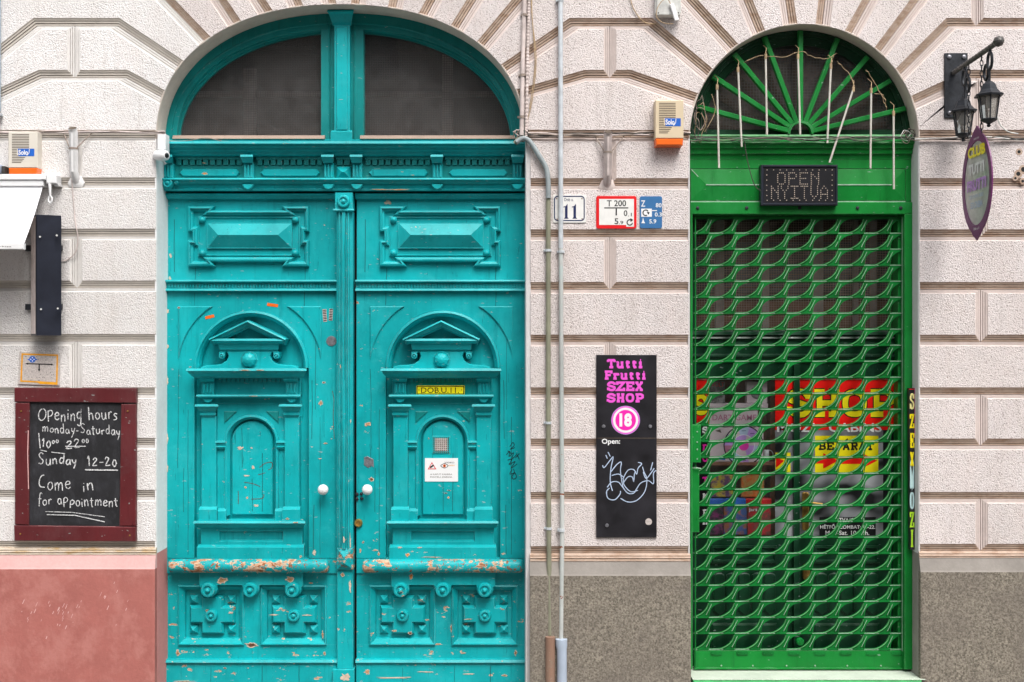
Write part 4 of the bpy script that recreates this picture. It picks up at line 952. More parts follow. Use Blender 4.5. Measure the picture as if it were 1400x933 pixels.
# printed films on the shop door glass
def film(name, m, outline, d, label, cat, fn=None):
    b = B(YS); b.mat(m); b.relief(outline, [(0, d), (0, d-.0008)]); 
    if fn: fn(b, d-.0012)
    return b.build(name, m, label=label, cat=cat)
SL = {  # slab letters: strokes in a unit box (y up), stroke pairs
 'T': [[(0, .9), (1, .9)], [(.5, .9), (.5, 0)], [(.22, .07), (.78, .07)], [(.06, .95), (.06, .68)], [(.94, .95), (.94, .68)]],
 'u': [[(.0, .62), (.2, .62), (.2, .2), (.32, .07), (.6, .07), (.74, .2)], [(.58, .62), (.78, .62), (.78, .06), (1, .06)]],
 't': [[(.1, .62), (.9, .62)], [(.42, .85), (.42, .2), (.55, .07), (.9, .12)]],
 'i': [[(.1, .6), (.5, .6), (.5, .07)], [(.05, .07), (.95, .07)], [(.40, .88), (.62, .88)]],
 'r': [[(.0, .62), (.3, .62), (.3, .07)], [(.0, .07), (.6, .07)], [(.3, .45), (.5, .62), (.85, .6), (.9, .45)]],
 'F': [[(0, .93), (.95, .93), (.95, .68)], [(.25, .93), (.25, .07)], [(0, .07), (.55, .07)], [(.25, .5), (.7, .5)], [(.7, .65), (.7, .35)]],
 'S': [[(.92, .66), (.92, .95)], [(.9, .75), (.7, .93), (.3, .93), (.1, .76), (.16, .6), (.82, .42), (.92, .26), (.72, .07), (.3, .07), (.1, .26)], [(.07, .04), (.07, .36)]],
 'Z': [[(.06, .66), (.06, .93), (.92, .93), (.08, .07), (.95, .07), (.95, .34)]],
 'E': [[(0, .93), (.95, .93), (.95, .68)], [(.22, .93), (.22, .07)], [(0, .07), (.95, .07), (.95, .34)], [(.22, .5), (.66, .5)], [(.66, .64), (.66, .36)]],
 'X': [[(.0, .93), (.42, .93)], [(.62, .93), (1, .93)], [(.0, .07), (.38, .07)], [(.58, .07), (1, .07)], [(.18, .93), (.82, .07)], [(.82, .93), (.18, .07)]],
 'H': [[(0, .93), (.42, .93)], [(.58, .93), (1, .93)], [(0, .07), (.42, .07)], [(.58, .07), (1, .07)], [(.21, .93), (.21, .07)], [(.79, .93), (.79, .07)], [(.21, .5), (.79, .5)]],
 'O': [[(.5, .93), (.2, .84), (.1, .5), (.2, .16), (.5, .07), (.8, .16), (.9, .5), (.8, .84), (.5, .93)]],
 'P': [[(0, .93), (.7, .93), (.92, .8), (.92, .56), (.7, .43), (.26, .43)], [(.26, .93), (.26, .07)], [(0, .07), (.55, .07)]],
 'B': [[(0, .93), (.7, .93), (.88, .8), (.85, .62), (.68, .52), (.24, .52)], [(.68, .52), (.93, .38), (.93, .2), (.72, .07), (0, .07)], [(.24, .93), (.24, .07)]],
 'J': [[(.35, .93), (1, .93)], [(.7, .93), (.7, .25), (.5, .07), (.2, .09), (.1, .3)]],
 'A': [[(.12, .07), (.5, .93), (.88, .07)], [(.27, .34), (.73, .34)], [(0, .07), (.3, .07)], [(.66, .07), (1, .07)]],
 'K': [[(0, .93), (.4, .93)], [(0, .07), (.4, .07)], [(.2, .93), (.2, .07)], [(.2, .42), (.85, .93)], [(.42, .56), (.88, .07)], [(.65, .93), (1, .93)], [(.68, .07), (1, .07)]],
 'R': [[(0, .93), (.7, .93), (.88, .8), (.86, .6), (.7, .5), (.24, .5)], [(.24, .93), (.24, .07)], [(0, .07), (.5, .07)], [(.55, .5), (.85, .07), (1, .07)]],
 'M': [[(0, .07), (.3, .07)], [(.7, .07), (1, .07)], [(.14, .07), (.16, .93), (.5, .3), (.84, .93), (.86, .07)], [(0, .93), (.2, .93)], [(.8, .93), (1, .93)]],
 'D': [[(0, .93), (.6, .93), (.9, .7), (.9, .3), (.6, .07), (0, .07)], [(.22, .93), (.22, .07)]],
 'I': [[(.15, .93), (.85, .93)], [(.15, .07), (.85, .07)], [(.5, .93), (.5, .07)]],
 'W': [[(0, .93), (.25, .07), (.5, .7), (.75, .07), (1, .93)]],
}
def slab(b, txt, x0, y0, x1, y1, wd, d, gap=.22, widths=None):
    """heavy slab-serif line filling the box"""
    ws = [{'i': .55, 't': .7, 'I': .5, 'r': .8, ' ': .5}.get(c_, 1.) for c_ in txt]
    tot = sum(ws)+gap*(len(txt)-1); u = (x1-x0)/tot; x = x0; k = 0
    for c_, w_ in zip(txt, ws):
        for st in SL.get(c_, []):
            pts = [(x+p[0]*w_*u, y1-p[1]*(y1-y0)) for p in st]
            if c_ in 'SOuJ' and len(pts) > 4: pts = [tuple(p) for p in smooth_pts(pts, 3)]
            b.ribbon(pts, wd, d-k*.00006); k += 1
        x += (w_+gap)*u
def shop_banner(b, d):
    b.mat('black_print')
    for L_, x0, x1 in (('S', 1077, 1107), ('H', 1113, 1147), ('O', 1152, 1184), ('P', 1190, 1221)):
        b.mat('black_print'); slab(b, L_, x0, 533.5, x1, 569, 10.4, d)
        b.mat('yellow'); slab(b, L_, x0, 533.5, x1, 569, 7.6, d-.0012)
film('shop_banner_film', 'red_bright', rect(1059.6, 518.5, 1226, 588), .316, 'red window film with yellow SHOP lettering behind the grille', 'sign', shop_banner)
film('photo_film', 'photo', rect(1059.6, 588.2, 1207, 733), .3165, 'black and white photo film covering the lower shop door glass', 'poster')
film('black_film', 'black_print', rect(1207.2, 588.2, 1226, 733), .3165, 'plain black window film strip beside the right door stile', 'poster')
b = B(YS); b.mat('whitetxt'); b.text('MOZI   CABINS', 1062, 578.5, 1205, 591, .312, .02); b.build('cabins_lettering', 'whitetxt', label='white MOZI CABINS lettering along the foot of the red banner', cat='lettering')
def arrow_sign(b, d):
    b.mat('black_print'); slab(b, 'BEJARAT', 1119, 605, 1194, 615, 2.4, d, .18); b.ribbon([(1155, 603), (1159, 600)], 1.6, d)
    b.mat('red_bright')
    b.relief([(1115, 634), (1115, 628), (1125, 628), (1125, 619.5), (1146, 630), (1125, 641), (1125, 634)], [(0, d)])
    b.relief([(1148, 625), (1177, 625), (1177, 619), (1199, 630), (1177, 641), (1177, 634.5), (1148, 634.5)], [(0, d-.0001)])
film('entrance_sign', 'yellow', rect(1114, 596, 1200.5, 647), .3150, 'yellow entrance sign with red arrows on the shop door glass', 'sign', arrow_sign)
def arrow2(b, d): b.mat('red_bright'); b.relief([(1060.5, 625), (1072, 630), (1060.5, 640)], [(0, d)])
film('entrance_sign', 'yellow', rect(1060, 619, 1080.5, 647), .3150, 'small cut-off yellow sign with red arrow left of the door stile', 'sign', arrow2)
def hours(b, d):
    b.mat('whitetxt'); b.text('NYITVA/OPEN', 1135, 708, 1181, 714.5, d, .015); b.text('HÉTFŐ-SZOMBAT: 10-22.', 1121, 716.5, 1196, 723, d, .015); b.text('Mon-Sat. 10-22h.', 1128, 725.5, 1188, 731.5, d, .015)
film('opening_hours_film', 'black_print', rect(1120, 707, 1197, 732.5), .3150, 'black opening hours film at the foot of the shop door glass', 'sign', hours)
def lred(b, d):
    b.mat('black_print'); slab(b, 'S', 950, 541, 966, 566, 8, d); b.mat('yellow'); slab(b, 'S', 950, 541, 966, 566, 6, d-.001)
film('red_side_film', 'red_bright', rect(947.5, 518.5, 969, 580), .316, 'narrow red film with a yellow letter left of the display shelves', 'sign', lred)
def lblk(b, d):
    for c_, y, m in (('S', 584, 'whitetxt'), ('D', 608, 'pinkhot'), ('O', 623, 'pinkhot'), ('R', 638, 'pinkhot'), ('T', 652, 'pinkhot'), ('K', 675, 'whitetxt'), ('P', 697, 'whitetxt'), ('H', 709, 'whitetxt')):
        b.mat(m); slab(b, c_, 960.5, y, 967.5, y+8, 2.1, d)
film('black_side_film', 'black_print', rect(947.5, 580.2, 969, 733), .316, 'narrow black film with pink and white letters left of the display shelves', 'sign', lblk)
# display shelves inside the left half
YW = .36
cab = thing('display_cabinet', 1013, 735, YW, 'brown wooden display shelves inside the left half of the shop door', 'cabinet')
P('frame', 'wood_in', cab, lambda b: (b.box(1053, 518, 1059.5, 735, .45, .33, .3), b.box(969, 731, 1059, 735, .45, .33, .3), b.box(969, 515, 1059, 520.5, .45, .33, .3)), .34)
P('back_panel', 'wood_in', cab, lambda b: b.relief(rect(960, 505, 1066, 745), [(0, .45)]), .45)
P('shelf', 'wood_in', cab, lambda b: b.box(965, 631.5, 1060, 636, .45, .335, .3), YW)
P('shelf', 'palepink', cab, lambda b: b.box(968, 552, 1050, 558, .45, .36, .3), YW)
def goods(name, m, x0, y0, x1, y1, label, cat, d0=.42, d1=.36, fn=None, y=YW):
    b = B(y); b.mat(m); b.relief(rect(x0, y0, x1, y1), [(0, d0), (0, d1+.001), (.3, d1)], back=True)
    if fn: fn(b, d1-.0012)
    return b.build(name, m, label=label, cat=cat)
goods('framed_picture', 'box_f', 971, 522, 991, 551.5, 'grey picture standing on the top display shelf at left', 'picture', fn=lambda b, d: (b.mat('red'), b.text('VOLT', 973, 523, 990, 529, d)))
goods('framed_picture', 'palepink', 1021, 522, 1049, 551.5, 'pale picture with grey figure on the top display shelf at right', 'picture', fn=lambda b, d: (b.mat('box_f'), b.relief(arcp(1035, 537, 9, 0, 345, 14), [(0, d)])))
goods('party_game_box', 'palepink', 970, 558.5, 1036, 584, 'pale pink game box lettered DART GAME on the display shelf', 'box', fn=lambda b, d: (b.mat('rosetxt'), b.text('DART GAME', 974, 567, 1034, 575, d, .01)))
def wheel(b, d):
    cx, cy = 1016, 609
    ms = ['ltblue', 'palepink', 'lilac', 'ltblue', 'rosetxt', 'lilac', 'palepink', 'ltblue', 'lilac', 'palepink']
    b.mat('black_print'); b.relief(arcp(cx, cy, 27.5, 0, 351, 39), [(0, d)])
    for k in range(10):
        b.mat(ms[k]); b.relief([(cx, cy)]+arcp(cx, cy, 26, k*36, k*36+36, 4), [(0, d-.0008)])
        b.mat('navy'); a_ = R(k*36+18); b.ribbon([(cx+20*math.cos(a_)-3, cy+20*math.sin(a_)), (cx+20*math.cos(a_)+3, cy+20*math.sin(a_))], .8, d-.0016)
    b.mat('whitetxt'); b.relief(arcp(cx, cy, 15, 0, 345, 23), [(0, d-.0012)])
    for k in range(5): b.mat(['lilac', 'palepink', 'ltblue'][k % 3]); b.relief([(cx, cy)]+arcp(cx, cy, 14.3, k*72, k*72+72, 5), [(0, d-.0018)])
    b.mat('pinkhot'); b.relief(arcp(cx, cy, 7, 0, 340, 17), [(0, d-.0026)])
    b.mat('slot'); b.relief([(977, 589), (984, 587), (986, 592)], [(0, d)]); b.mat('blue'); b.relief([(980, 628), (990, 620), (991, 629)], [(0, d)])
goods('dart_wheel_box', 'palepink', 970, 585, 1043, 631, 'white game box with large round segmented dart wheel', 'box', .42, .345, wheel)
mg = thing('white_mug', 1049, 631, .43, 'white mug standing beside the dart wheel box', 'mug')
def mug(b):
    c = Vector(b.map(1048.5, 631, .37)); b.lathez(c, [(.016, 0), (.017, .002), (.017, .072), (.015, .072), (.014, .06)], 16)
P('cup', 'whitetxt', mg, mug, YW)
P('handle', 'whitetxt', mg, lambda b: b.tube([Vector(b.map(1052+5.5*math.cos(t), 622-6*math.sin(t), .37)) for t in [R(a) for a in range(-90, 91, 20)]], .003, 6), YW)
goods('novelty_box', 'box_c', 972, 650, 1003, 680, 'yellow and violet printed box on the middle shelf', 'box', .42, .37)
goods('novelty_box', 'box_d', 1014, 646, 1045, 680, 'orange printed box on the middle shelf beside the yellow one', 'box', .42, .37)
goods('long_flat_box', 'blue', 970, 682, 1019, 690, 'long blue flat box lying above the lower covers', 'box', .42, .345)
goods('long_flat_box', 'red', 1019.5, 682, 1054, 690, 'long red flat box lying above the lower covers', 'box', .42, .345)
goods('printed_case', 'box_e', 970, 692, 989, 731, 'dark printed case with magenta picture at lower left of the shelves', 'box', .42, .36)
goods('printed_case', 'box_a', 989.5, 692, 1021, 731, 'blue and brown printed case in the middle of the bottom row', 'box', .42, .355)
goods('printed_case', 'box_b', 1021.5, 692, 1053, 731, 'red printed case at the right of the bottom row', 'box', .42, .345, lambda b, d: (b.mat('whitetxt'), b.text('Jars 2', 1023, 694, 1040, 700, d, .01)))

# ------------------------------------------------------------------ rolling grille
YR = .15
gri = thing('rolling_grille', 1090, 914, YR, 'green rolling shop grille of stamped leaf-shaped openings, rolled down', 'grille')
TW, TH = 35.35, 21.87
leafp = smooth_pts([(1.0, 19.6), (1.5, 14.2), (2.9, 10.2), (5.6, 7.0), (11.2, 3.3), (20, 1.3), (34.0, .9)], 3)[:-1]+smooth_pts([(34.0, 1.1), (32.7, 5.9), (29.8, 10.6), (24.8, 15.1), (18.4, 18.4), (12, 19.6), (1.2, 19.6)], 3)[:-1]
leafp = [(p[0], p[1]) for p in leafp]
def tile(b, ox, oy, rib=True):
    """one stamped plate with its opening, flange and rib"""
    cx, cy = 17.5, 10.6; b.mat('gr_grille')
    corners = [(0, 0), (TW, 0), (TW, TH-1.3), (0, TH-1.3)]
    def inner(a):
        best = 0; ca, sa = math.cos(a), math.sin(a)
        for p, q in zip(leafp, leafp[1:]+leafp[:1]):
            x1, y1, x2, y2 = p[0]-cx, p[1]-cy, q[0]-cx, q[1]-cy
            den = (x2-x1)*sa-(y2-y1)*ca
            if abs(den) < 1e-9: continue
            t = (x1*(-sa)+y1*ca)/den; 
            if -1e-6 <= t <= 1+1e-6:
                r_ = (x1+(x2-x1)*t)*ca+(y1+(y2-y1)*t)*sa
                if r_ > best: best = r_
        return best
    def outer(a):
        ca, sa = math.cos(a), math.sin(a); r_ = 1e9
        if abs(ca) > 1e-9: r_ = min(r_, ((TW-cx) if ca > 0 else -cx)/ca)
        if abs(sa) > 1e-9: r_ = min(r_, ((TH-1.3-cy) if sa > 0 else -cy)/sa)
        return r_
    angs = sorted([math.atan2(p[1]-cy, p[0]-cx) for p in leafp]+[math.atan2(p[1]-cy, p[0]-cx) for p in corners])
    dep = lambda u: YR-.004+.007*(u/TW)
    O, I, K_ = [], [], []
    for a in angs:
        ro, ri = outer(a), min(inner(a), outer(a)-.15)
        po = (cx+ro*math.cos(a), cy+ro*math.sin(a)); pi_ = (cx+ri*math.cos(a), cy+ri*math.sin(a))
        O.append(b.vert(ox+po[0], oy+po[1], dep(po[0]))); I.append(b.vert(ox+pi_[0], oy+pi_[1], dep(pi_[0]))); K_.append(b.vert(ox+pi_[0], oy+pi_[1], dep(pi_[0])+.005))
    n = len(angs)
    for i in range(n):
        j = (i+1) % n; b.face((O[i], O[j], I[j], I[i])); b.face((I[i], I[j], K_[j], K_[i]))
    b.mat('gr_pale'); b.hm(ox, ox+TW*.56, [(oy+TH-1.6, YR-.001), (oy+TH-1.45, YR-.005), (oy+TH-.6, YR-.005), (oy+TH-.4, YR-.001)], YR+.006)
    b.mat('gr_grille'); b.hm(ox+TW*.56, ox+TW, [(oy+TH-1.6, YR-.001), (oy+TH-1.4, YR-.008), (oy+TH-.3, YR-.008)], YR+.006)
    fl_ = [(p[0]+ox, p[1]+oy) for p in smooth_pts([(15, 20.0), (18.6, 18.9), (25.0, 15.6), (30.2, 10.8), (33.1, 6), (34.4, 1.4)], 3)]
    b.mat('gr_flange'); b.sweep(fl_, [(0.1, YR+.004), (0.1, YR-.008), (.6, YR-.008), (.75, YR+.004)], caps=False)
    if rib:
        b.mat('gr_grille'); r1 = [(ox+TW-3.6, oy+17.8), (ox+TW+4.0, oy+2.7)]
        b.sweep(r1, [(-.8, YR+.004), (-.5, YR-.005), (.5, YR-.005), (.8, YR+.004)])
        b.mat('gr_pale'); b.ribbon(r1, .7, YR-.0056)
def slice_mesh(o, x0, x1):
    bm = bmesh.new(); bm.from_mesh(o.data)
    for x, nx in ((x0, -1), (x1, 1)):
        bmesh.ops.bisect_plane(bm, geom=bm.verts[:]+bm.edges[:]+bm.faces[:], plane_co=(x, 0, 0), plane_no=(nx, 0, 0), clear_outer=True)
    bm.to_mesh(o.data); bm.free()
X0, Y0 = 968.8, 298.3
kG = (D+YR)/D*S
protos = []
t0 = B(YR); tile(t0, X0, Y0); c0 = t0.build('grille_link', 'gr_grille', gri)
t1 = B(YR); tile(t1, X0-TW, Y0); c1 = t1.build('grille_link', 'gr_grille', gri); lx = t1.map(948.2, 0, 0)[0]-WL[gri][0]; rx = t1.map(X0+6, 0, 0)[0]-WL[gri][0]; slice_mesh(c1, lx, rx)
t2 = B(YR); tile(t2, X0+7*TW, Y0, False); c2 = t2.build('grille_link', 'gr_grille', gri); lx = t2.map(X0+7*TW, 0, 0)[0]-WL[gri][0]; rx = t2.map(1232.5, 0, 0)[0]-WL[gri][0]; slice_mesh(c2, lx, rx)
rj = random.Random(5)
for r_ in range(27):
    for c_ in range(7):
        if r_ or c_: dup(c0, gri, (c_*TW*kG, rj.uniform(-.0012, .0012), -r_*TH*kG))
    if r_: dup(c1, gri, (0, 0, -r_*TH*kG)); dup(c2, gri, (0, 0, -r_*TH*kG))
P('top_strip', 'gr_grille', gri, lambda b: b.box(947, 296.5, 1232, 298.5, YR+.01, YR-.004, 0), YR)
P('tension_rod', 'gr_grille', gri, lambda b: (b.box(949.4, 297, 950.9, 914, YR-.012, YR-.018, .2)), YR)
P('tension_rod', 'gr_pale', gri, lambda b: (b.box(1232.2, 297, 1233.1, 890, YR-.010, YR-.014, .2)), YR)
P('bottom_bar', 'gr', gri, lambda b: (b.box(948.5, 889.2, 1236, 914, YR+.008, YR-.006, .5), b.hm(948.5, 1236, [(912.3, YR-.008), (912.8, YR-.020), (914.2, YR-.020)], YR)), YR)
for i in range(8):
    hx = 971+i*TW
    P('hinge_tab', 'gr_grille', gri, lambda b: (b.relief(rrect(hx, 889.5, hx+16, 896, 2), [(0, YR-.006), (0, YR-.010), (.5, YR-.011)]), b.lathe(hx+3, 893.5, [(1, YR-.011), (.9, YR-.014)], 8), b.lathe(hx+13, 893.5, [(1, YR-.011), (.9, YR-.014)], 8)), YR)
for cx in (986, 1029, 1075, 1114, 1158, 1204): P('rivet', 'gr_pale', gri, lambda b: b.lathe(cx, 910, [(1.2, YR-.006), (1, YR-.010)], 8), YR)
P('pull_knob', 'gr_grille', gri, lambda b: b.lathe(1094, 877.5, [(5.2, YR+.03), (5.2, YR-.006), (4.2, YR-.012), (2.4, YR-.012), (2, YR-.016), (.3, YR-.017)], 16), YR)
lb = P('lock_box', 'gr', gri, lambda b: (b.box(945, 580.5, 957, 632, YR, YR-.035, .6), b.box(944.6, 640, 955, 727, YR, YR-.032, .6)), YR)
for y in (590, 604, 614, 627): P('lock_pin', 'gr_pale', gri, lambda b: b.lathe(952, y, [(1.1, YR-.035), (.9, YR-.039)], 8), YR)
P('wire_tie', 'gr_pale', gri, lambda b: b.tube([Vector(b.map(944, 640, YR-.02)), Vector(b.map(950, 638.4, YR-.05)), Vector(b.map(957, 640, YR-.04))], .0035, 8), YR)

# ------------------------------------------------------------------ things on the wall
def W(name, label, cat, px, py, y=0., group=None): return thing(name, px, py, y, label, cat, group)
def plate(name, label, outline, m, fn=None, d0=0., th=.006, cat='sign', y=0.):
    b = B(y); b.mat(m); b.relief(outline, [(0, d0), (0, d0-th+.001), (.3, d0-th)]); 
    if fn: fn(b, d0-th-.0006)
    return b.build(name, m, label=label, cat=cat)
def n11(b, d):
    b.mat('navy'); b.sweep(rrect(757.3, 268.2, 799.3, 302.7, 5), [(0, d), (1.5, d)], closed=True)
    for x in (774.0, 785.5):
        b.relief([(x-3.6, 283), (x-.6, 282.2), (x+1.9, 279), (x+1.9, 297.5), (x+3.6, 299.5), (x-3.2, 299.5), (x-1.6, 297.5), (x-1.6, 283.6), (x-3.6, 284.4)], [(0, d)])
    b.text('Dob u.', 771.5, 271.2, 784, 275.6, d, .01); b.mat('cable')
    for cx, cy in ((760.8, 272), (795.5, 272), (761.5, 300.2), (795.8, 299.8)): b.lathe(cx, cy, [(1.1, d)], 8)
plate('house_number_plate', 'white enamel house number 11 plate behind the thin pipes', rrect(756, 266.8, 801, 305, 1.5), 'enamel_white', n11, -.002, .006)
def t200(b, d):
    b.mat('enamel_white'); b.relief([(819, 272.5), (866.5, 272.5), (866.5, 310.5), (856, 310.5), (856, 308), (819, 308)], [(0, d)])
    d -= .0006; b.mat('black_print'); b.text('T 200', 829.5, 274.3, 855.8, 282.6, d, .012)
    b.box(826, 284, 858.8, 285.5, d+.001, d, 0); b.box(841.4, 285.6, 843.3, 295, d+.001, d, 0)
    b.text('0', 852.5, 288, 857.5, 296, d, .012); b.text('.1', 858.5, 291.5, 863.5, 296.3, d, .01); b.text('5', 840, 299, 845.2, 307, d, .012); b.text('.9', 846, 302.5, 852, 307, d, .01)
    b.ribbon(arcp(860.8, 304.6, 3.7, -60, -350, 14), 1.5, d); b.relief([(861.5, 298.6), (865.6, 301.2), (861.8, 304)], [(0, d-.0002)])
plate('hydrant_plate', 'red bordered white hydrant plate reading T 200', rrect(815, 268.5, 870, 313, 3), 'red', t200, -.002, .006)
def bl(b, d):
    b.mat('whitetxt'); b.text('Z', 876.2, 274.5, 882, 283, d, .012); b.text('80', 896.3, 278.2, 904.2, 284, d, .012); b.relief(rect(876.5, 285.8, 891, 296.8), [(0, d)]); b.box(890, 287.8, 898, 289, d+.001, d, 0)
    b.text('0.3', 895, 291, 904.5, 296.5, d, .012); b.text('5.9', 887.5, 300.3, 897, 306, d, .012); b.relief([(879, 297.8), (880.2, 303), (882, 305.6), (876.4, 305.6), (878, 303)], [(0, d)])
    b.mat('black_print'); b.ribbon(arcp(882.6, 291.4, 3.8, 60, 330, 12), 1.5, d-.0005); b.relief([(884, 290.5), (888, 290.5), (886.5, 294)], [(0, d-.0006)])
plate('valve_plate', 'small blue enamel valve plate right of the red bordered one', rrect(874.5, 268.8, 905, 312.5, 2.5), 'bluesign', bl, -.002, .006)
# faded gas plate
def gas(b, d):
    T_ = lambda u, v: (u+(v-505)*-.02, v+(u-53)*.035)
    b.mat('orange_yellow'); b.sweep([T_(30, 484), T_(80, 484), T_(80, 524), T_(29, 523)], [(0, d), (2.2, d)], closed=True); b.relief([T_(50, 521.5), T_(80, 522), T_(80, 525.5), T_(56, 525)], [(0, d-.0003)])
    b.mat('blue'); b.lathe(45.3, 491.5, [(4.6, d)], 14); b.box(38.8, 491, 52, 492.4, d, d-.0003, 0); b.mat('whitetxt')
    for ux, uy in ((0, -2.2), (0, 2.2), (-2.2, 0), (2.2, 0)): b.lathe(45.3+ux, 491.5+uy, [(.9, d-.0005)], 6)
    b.mat('black_print'); b.ribbon([T_(37, 498), T_(72, 497.8)], 1.5, d-.0002); b.ribbon([T_(54.5, 498), T_(54.5, 506.5)], 1.6, d-.0003); b.relief([T_(35.4, 498), T_(39, 496.5), T_(39, 499.5)], [(0, d-.0004)]); b.relief([T_(74, 498), T_(70.5, 496.5), T_(70.5, 499.4)], [(0, d-.0004)])
    b.relief([T_(54.5, 508.4), T_(52.8, 505), T_(56.2, 505)], [(0, d-.0004)])
    rr = random.Random(3)
    for i in range(34): cx, cy = rr.uniform(34, 78), rr.choice((488, 492, 509, 512, 516, 520)); b.lathe(cx, cy+(cx-53)*.03, [(.5, d-.0002)], 5)
plate('pipeline_plate', 'weathered orange edged metal plate with blue wheel mark above the chalkboard', [(27.5, 481), (83, 483), (82, 527.5), (25.5, 525.5)], 'plate_grey', gas, -.004, .006)
# chalkboard
cb = W('chalkboard', 'black opening hours chalkboard in a dark red wooden frame', 'chalkboard', 105, 740, 0)
P('board', 'board', cb, lambda b: b.box(42, 548, 170, 720, -.004, -.018, 0), 0)
P('frame_rail', 'frame_red', cb, lambda b: b.relief([(22.5, 530), (188.6, 531), (188.5, 551), (150, 550.5), (22.8, 549.5)], [(0, -.003), (0, -.030), (.9, -.034)]), 0)
P('frame_rail', 'frame_red', cb, lambda b: b.relief([(22.2, 717.5), (60, 718), (187.8, 719.5), (187.8, 739.5), (22.6, 738.5)], [(0, -.003), (0, -.030), (.9, -.034)]), 0)
P('frame_stile', 'frame_red', cb, lambda b: b.relief([(23.5, 550.7), (43, 550.7), (42.4, 600), (42, 717), (23, 716.5)], [(0, -.003), (0, -.028), (.9, -.031)]), 0)
P('frame_stile', 'frame_red', cb, lambda b: b.relief([(167.8, 552.5), (188, 552.5), (187.8, 718.5), (165.5, 718.5)], [(0, -.003), (0, -.028), (.9, -.031)]), 0)
for cx, cy in ((32, 562), (177, 562), (31, 729), (180, 731)): P('screw', 'brass', cb, lambda b: b.lathe(cx, cy, [(1.3, -.030), (1.1, -.036), (.2, -.037)], 8), 0)
P('worn_edge', 'pink_light', cb, lambda b: (b.ribbon([(55, 718.6), (100, 719.3), (160, 719.8)], 1.6, -.0305), b.ribbon([(41.6, 588), (40.8, 620), (42, 668)], 1.2, -.0315)), 0)
SF = {  # single-stroke hand letters: (width, strokes) x 0..w, y 0 baseline..1 cap, x-height .55
 'O': (1.0, [[(.6, .95), (.25, .85), (.08, .5), (.2, .15), (.55, .05), (.9, .3), (.92, .7), (.65, .93), (.45, .92)]]),
 'p': (.7, [[(.15, .6), (.12, -.15)], [(.12, .5), (.4, .68), (.65, .5), (.5, .28), (.15, .22)]]),
 'P': (.75, [[(.15, .95), (.18, .0)], [(.1, .85), (.5, .98), (.7, .75), (.5, .5), (.18, .45)]]),
 'e': (.6, [[(.1, .3), (.5, .36), (.5, .52), (.3, .58), (.1, .4), (.12, .12), (.35, .0), (.58, .12)]]),
 'n': (.65, [[(.1, .55), (.13, .0)], [(.13, .35), (.35, .56), (.5, .45), (.55, .0)]]),
 'i': (.25, [[(.12, .5), (.14, .0)], [(.12, .72), (.15, .78)]]),
 'g': (.65, [[(.55, .55), (.25, .55), (.1, .32), (.25, .1), (.5, .2), (.56, .5), (.5, -.25), (.3, -.42), (.1, -.3)]]),
 'h': (.7, [[(.12, 1.1), (.14, .0)], [(.14, .4), (.38, .58), (.55, .42), (.6, .0)]]),
 'o': (.62, [[(.4, .55), (.15, .45), (.1, .2), (.3, .02), (.55, .18), (.52, .42), (.35, .56)]]),
 'u': (.65, [[(.1, .55), (.12, .15), (.3, .0), (.5, .15), (.55, .55)], [(.55, .55), (.6, .02)]]),
 'r': (.5, [[(.1, .5), (.15, .0)], [(.14, .3), (.3, .52), (.48, .48)]]),
 's': (.5, [[(.45, .5), (.2, .55), (.1, .4), (.4, .22), (.38, .05), (.08, .0)]]),
 'm': (.95, [[(.08, .55), (.12, .0)], [(.12, .35), (.3, .56), (.42, .4), (.44, .0)], [(.44, .35), (.65, .56), (.8, .4), (.84, .0)]]),
 'd': (.65, [[(.5, .5), (.2, .5), (.1, .2), (.3, .02), (.52, .2)], [(.55, .95), (.56, .0)]]),
 'a': (.62, [[(.5, .5), (.2, .5), (.1, .2), (.28, .02), (.5, .2), (.52, .52)], [(.52, .4), (.6, .0)]]),
 'y': (.6, [[(.1, .55), (.2, .22), (.45, .2)], [(.55, .55), (.42, .0), (.2, -.4)]]),
 't': (.5, [[(.25, .85), (.27, .1), (.42, .0)], [(.05, .58), (.5, .6)]]),
 '-': (.6, [[(.1, .38), (.5, .4)]]), ' ': (.5, []),
 'S': (.7, [[(.6, .85), (.35, .98), (.12, .78), (.3, .52), (.58, .3), (.4, .05), (.05, .1)]]),
 'C': (.75, [[(.6, .95), (.3, .85), (.1, .5), (.2, .15), (.65, .1)]]),
 'f': (.5, [[(.55, .9), (.35, 1.0), (.22, .8), (.22, -.1)], [(.02, .5), (.48, .52)]]),
 '1': (.35, [[(.05, .65), (.2, .85), (.22, .0)]]), '0': (.6, [[(.3, .8), (.1, .4), (.3, .0), (.52, .35), (.35, .8)]]),
 '2': (.6, [[(.08, .6), (.25, .82), (.48, .65), (.1, .02), (.58, .03)]]),
}
def hand(b, txt, x, y, h, width, wd, d, slope=0., sup=False):
    tot = sum(SF[c_][0]+.12 for c_ in txt); k = width/tot; rj_ = random.Random(len(txt)*7+int(x)); n = 0
    for c_ in txt:
        w_, sts = SF[c_]; jy = rj_.uniform(-.09, .09)*h; sc2 = rj_.uniform(.85, 1.12); ln2 = rj_.uniform(-.12, .12)
        for st in sts:
            pts = [(x+(p[0]+p[1]*ln2)*k, y-(p[1]*h*sc2)+jy+slope*(x-60)) for p in st]
            if len(pts) > 2: pts = [tuple(p) for p in smooth_pts(pts, 4)]
            b.ribbon(pts, wd*rj_.uniform(.85, 1.15), d-n*.00004); n += 1
        x += (w_+.12)*k
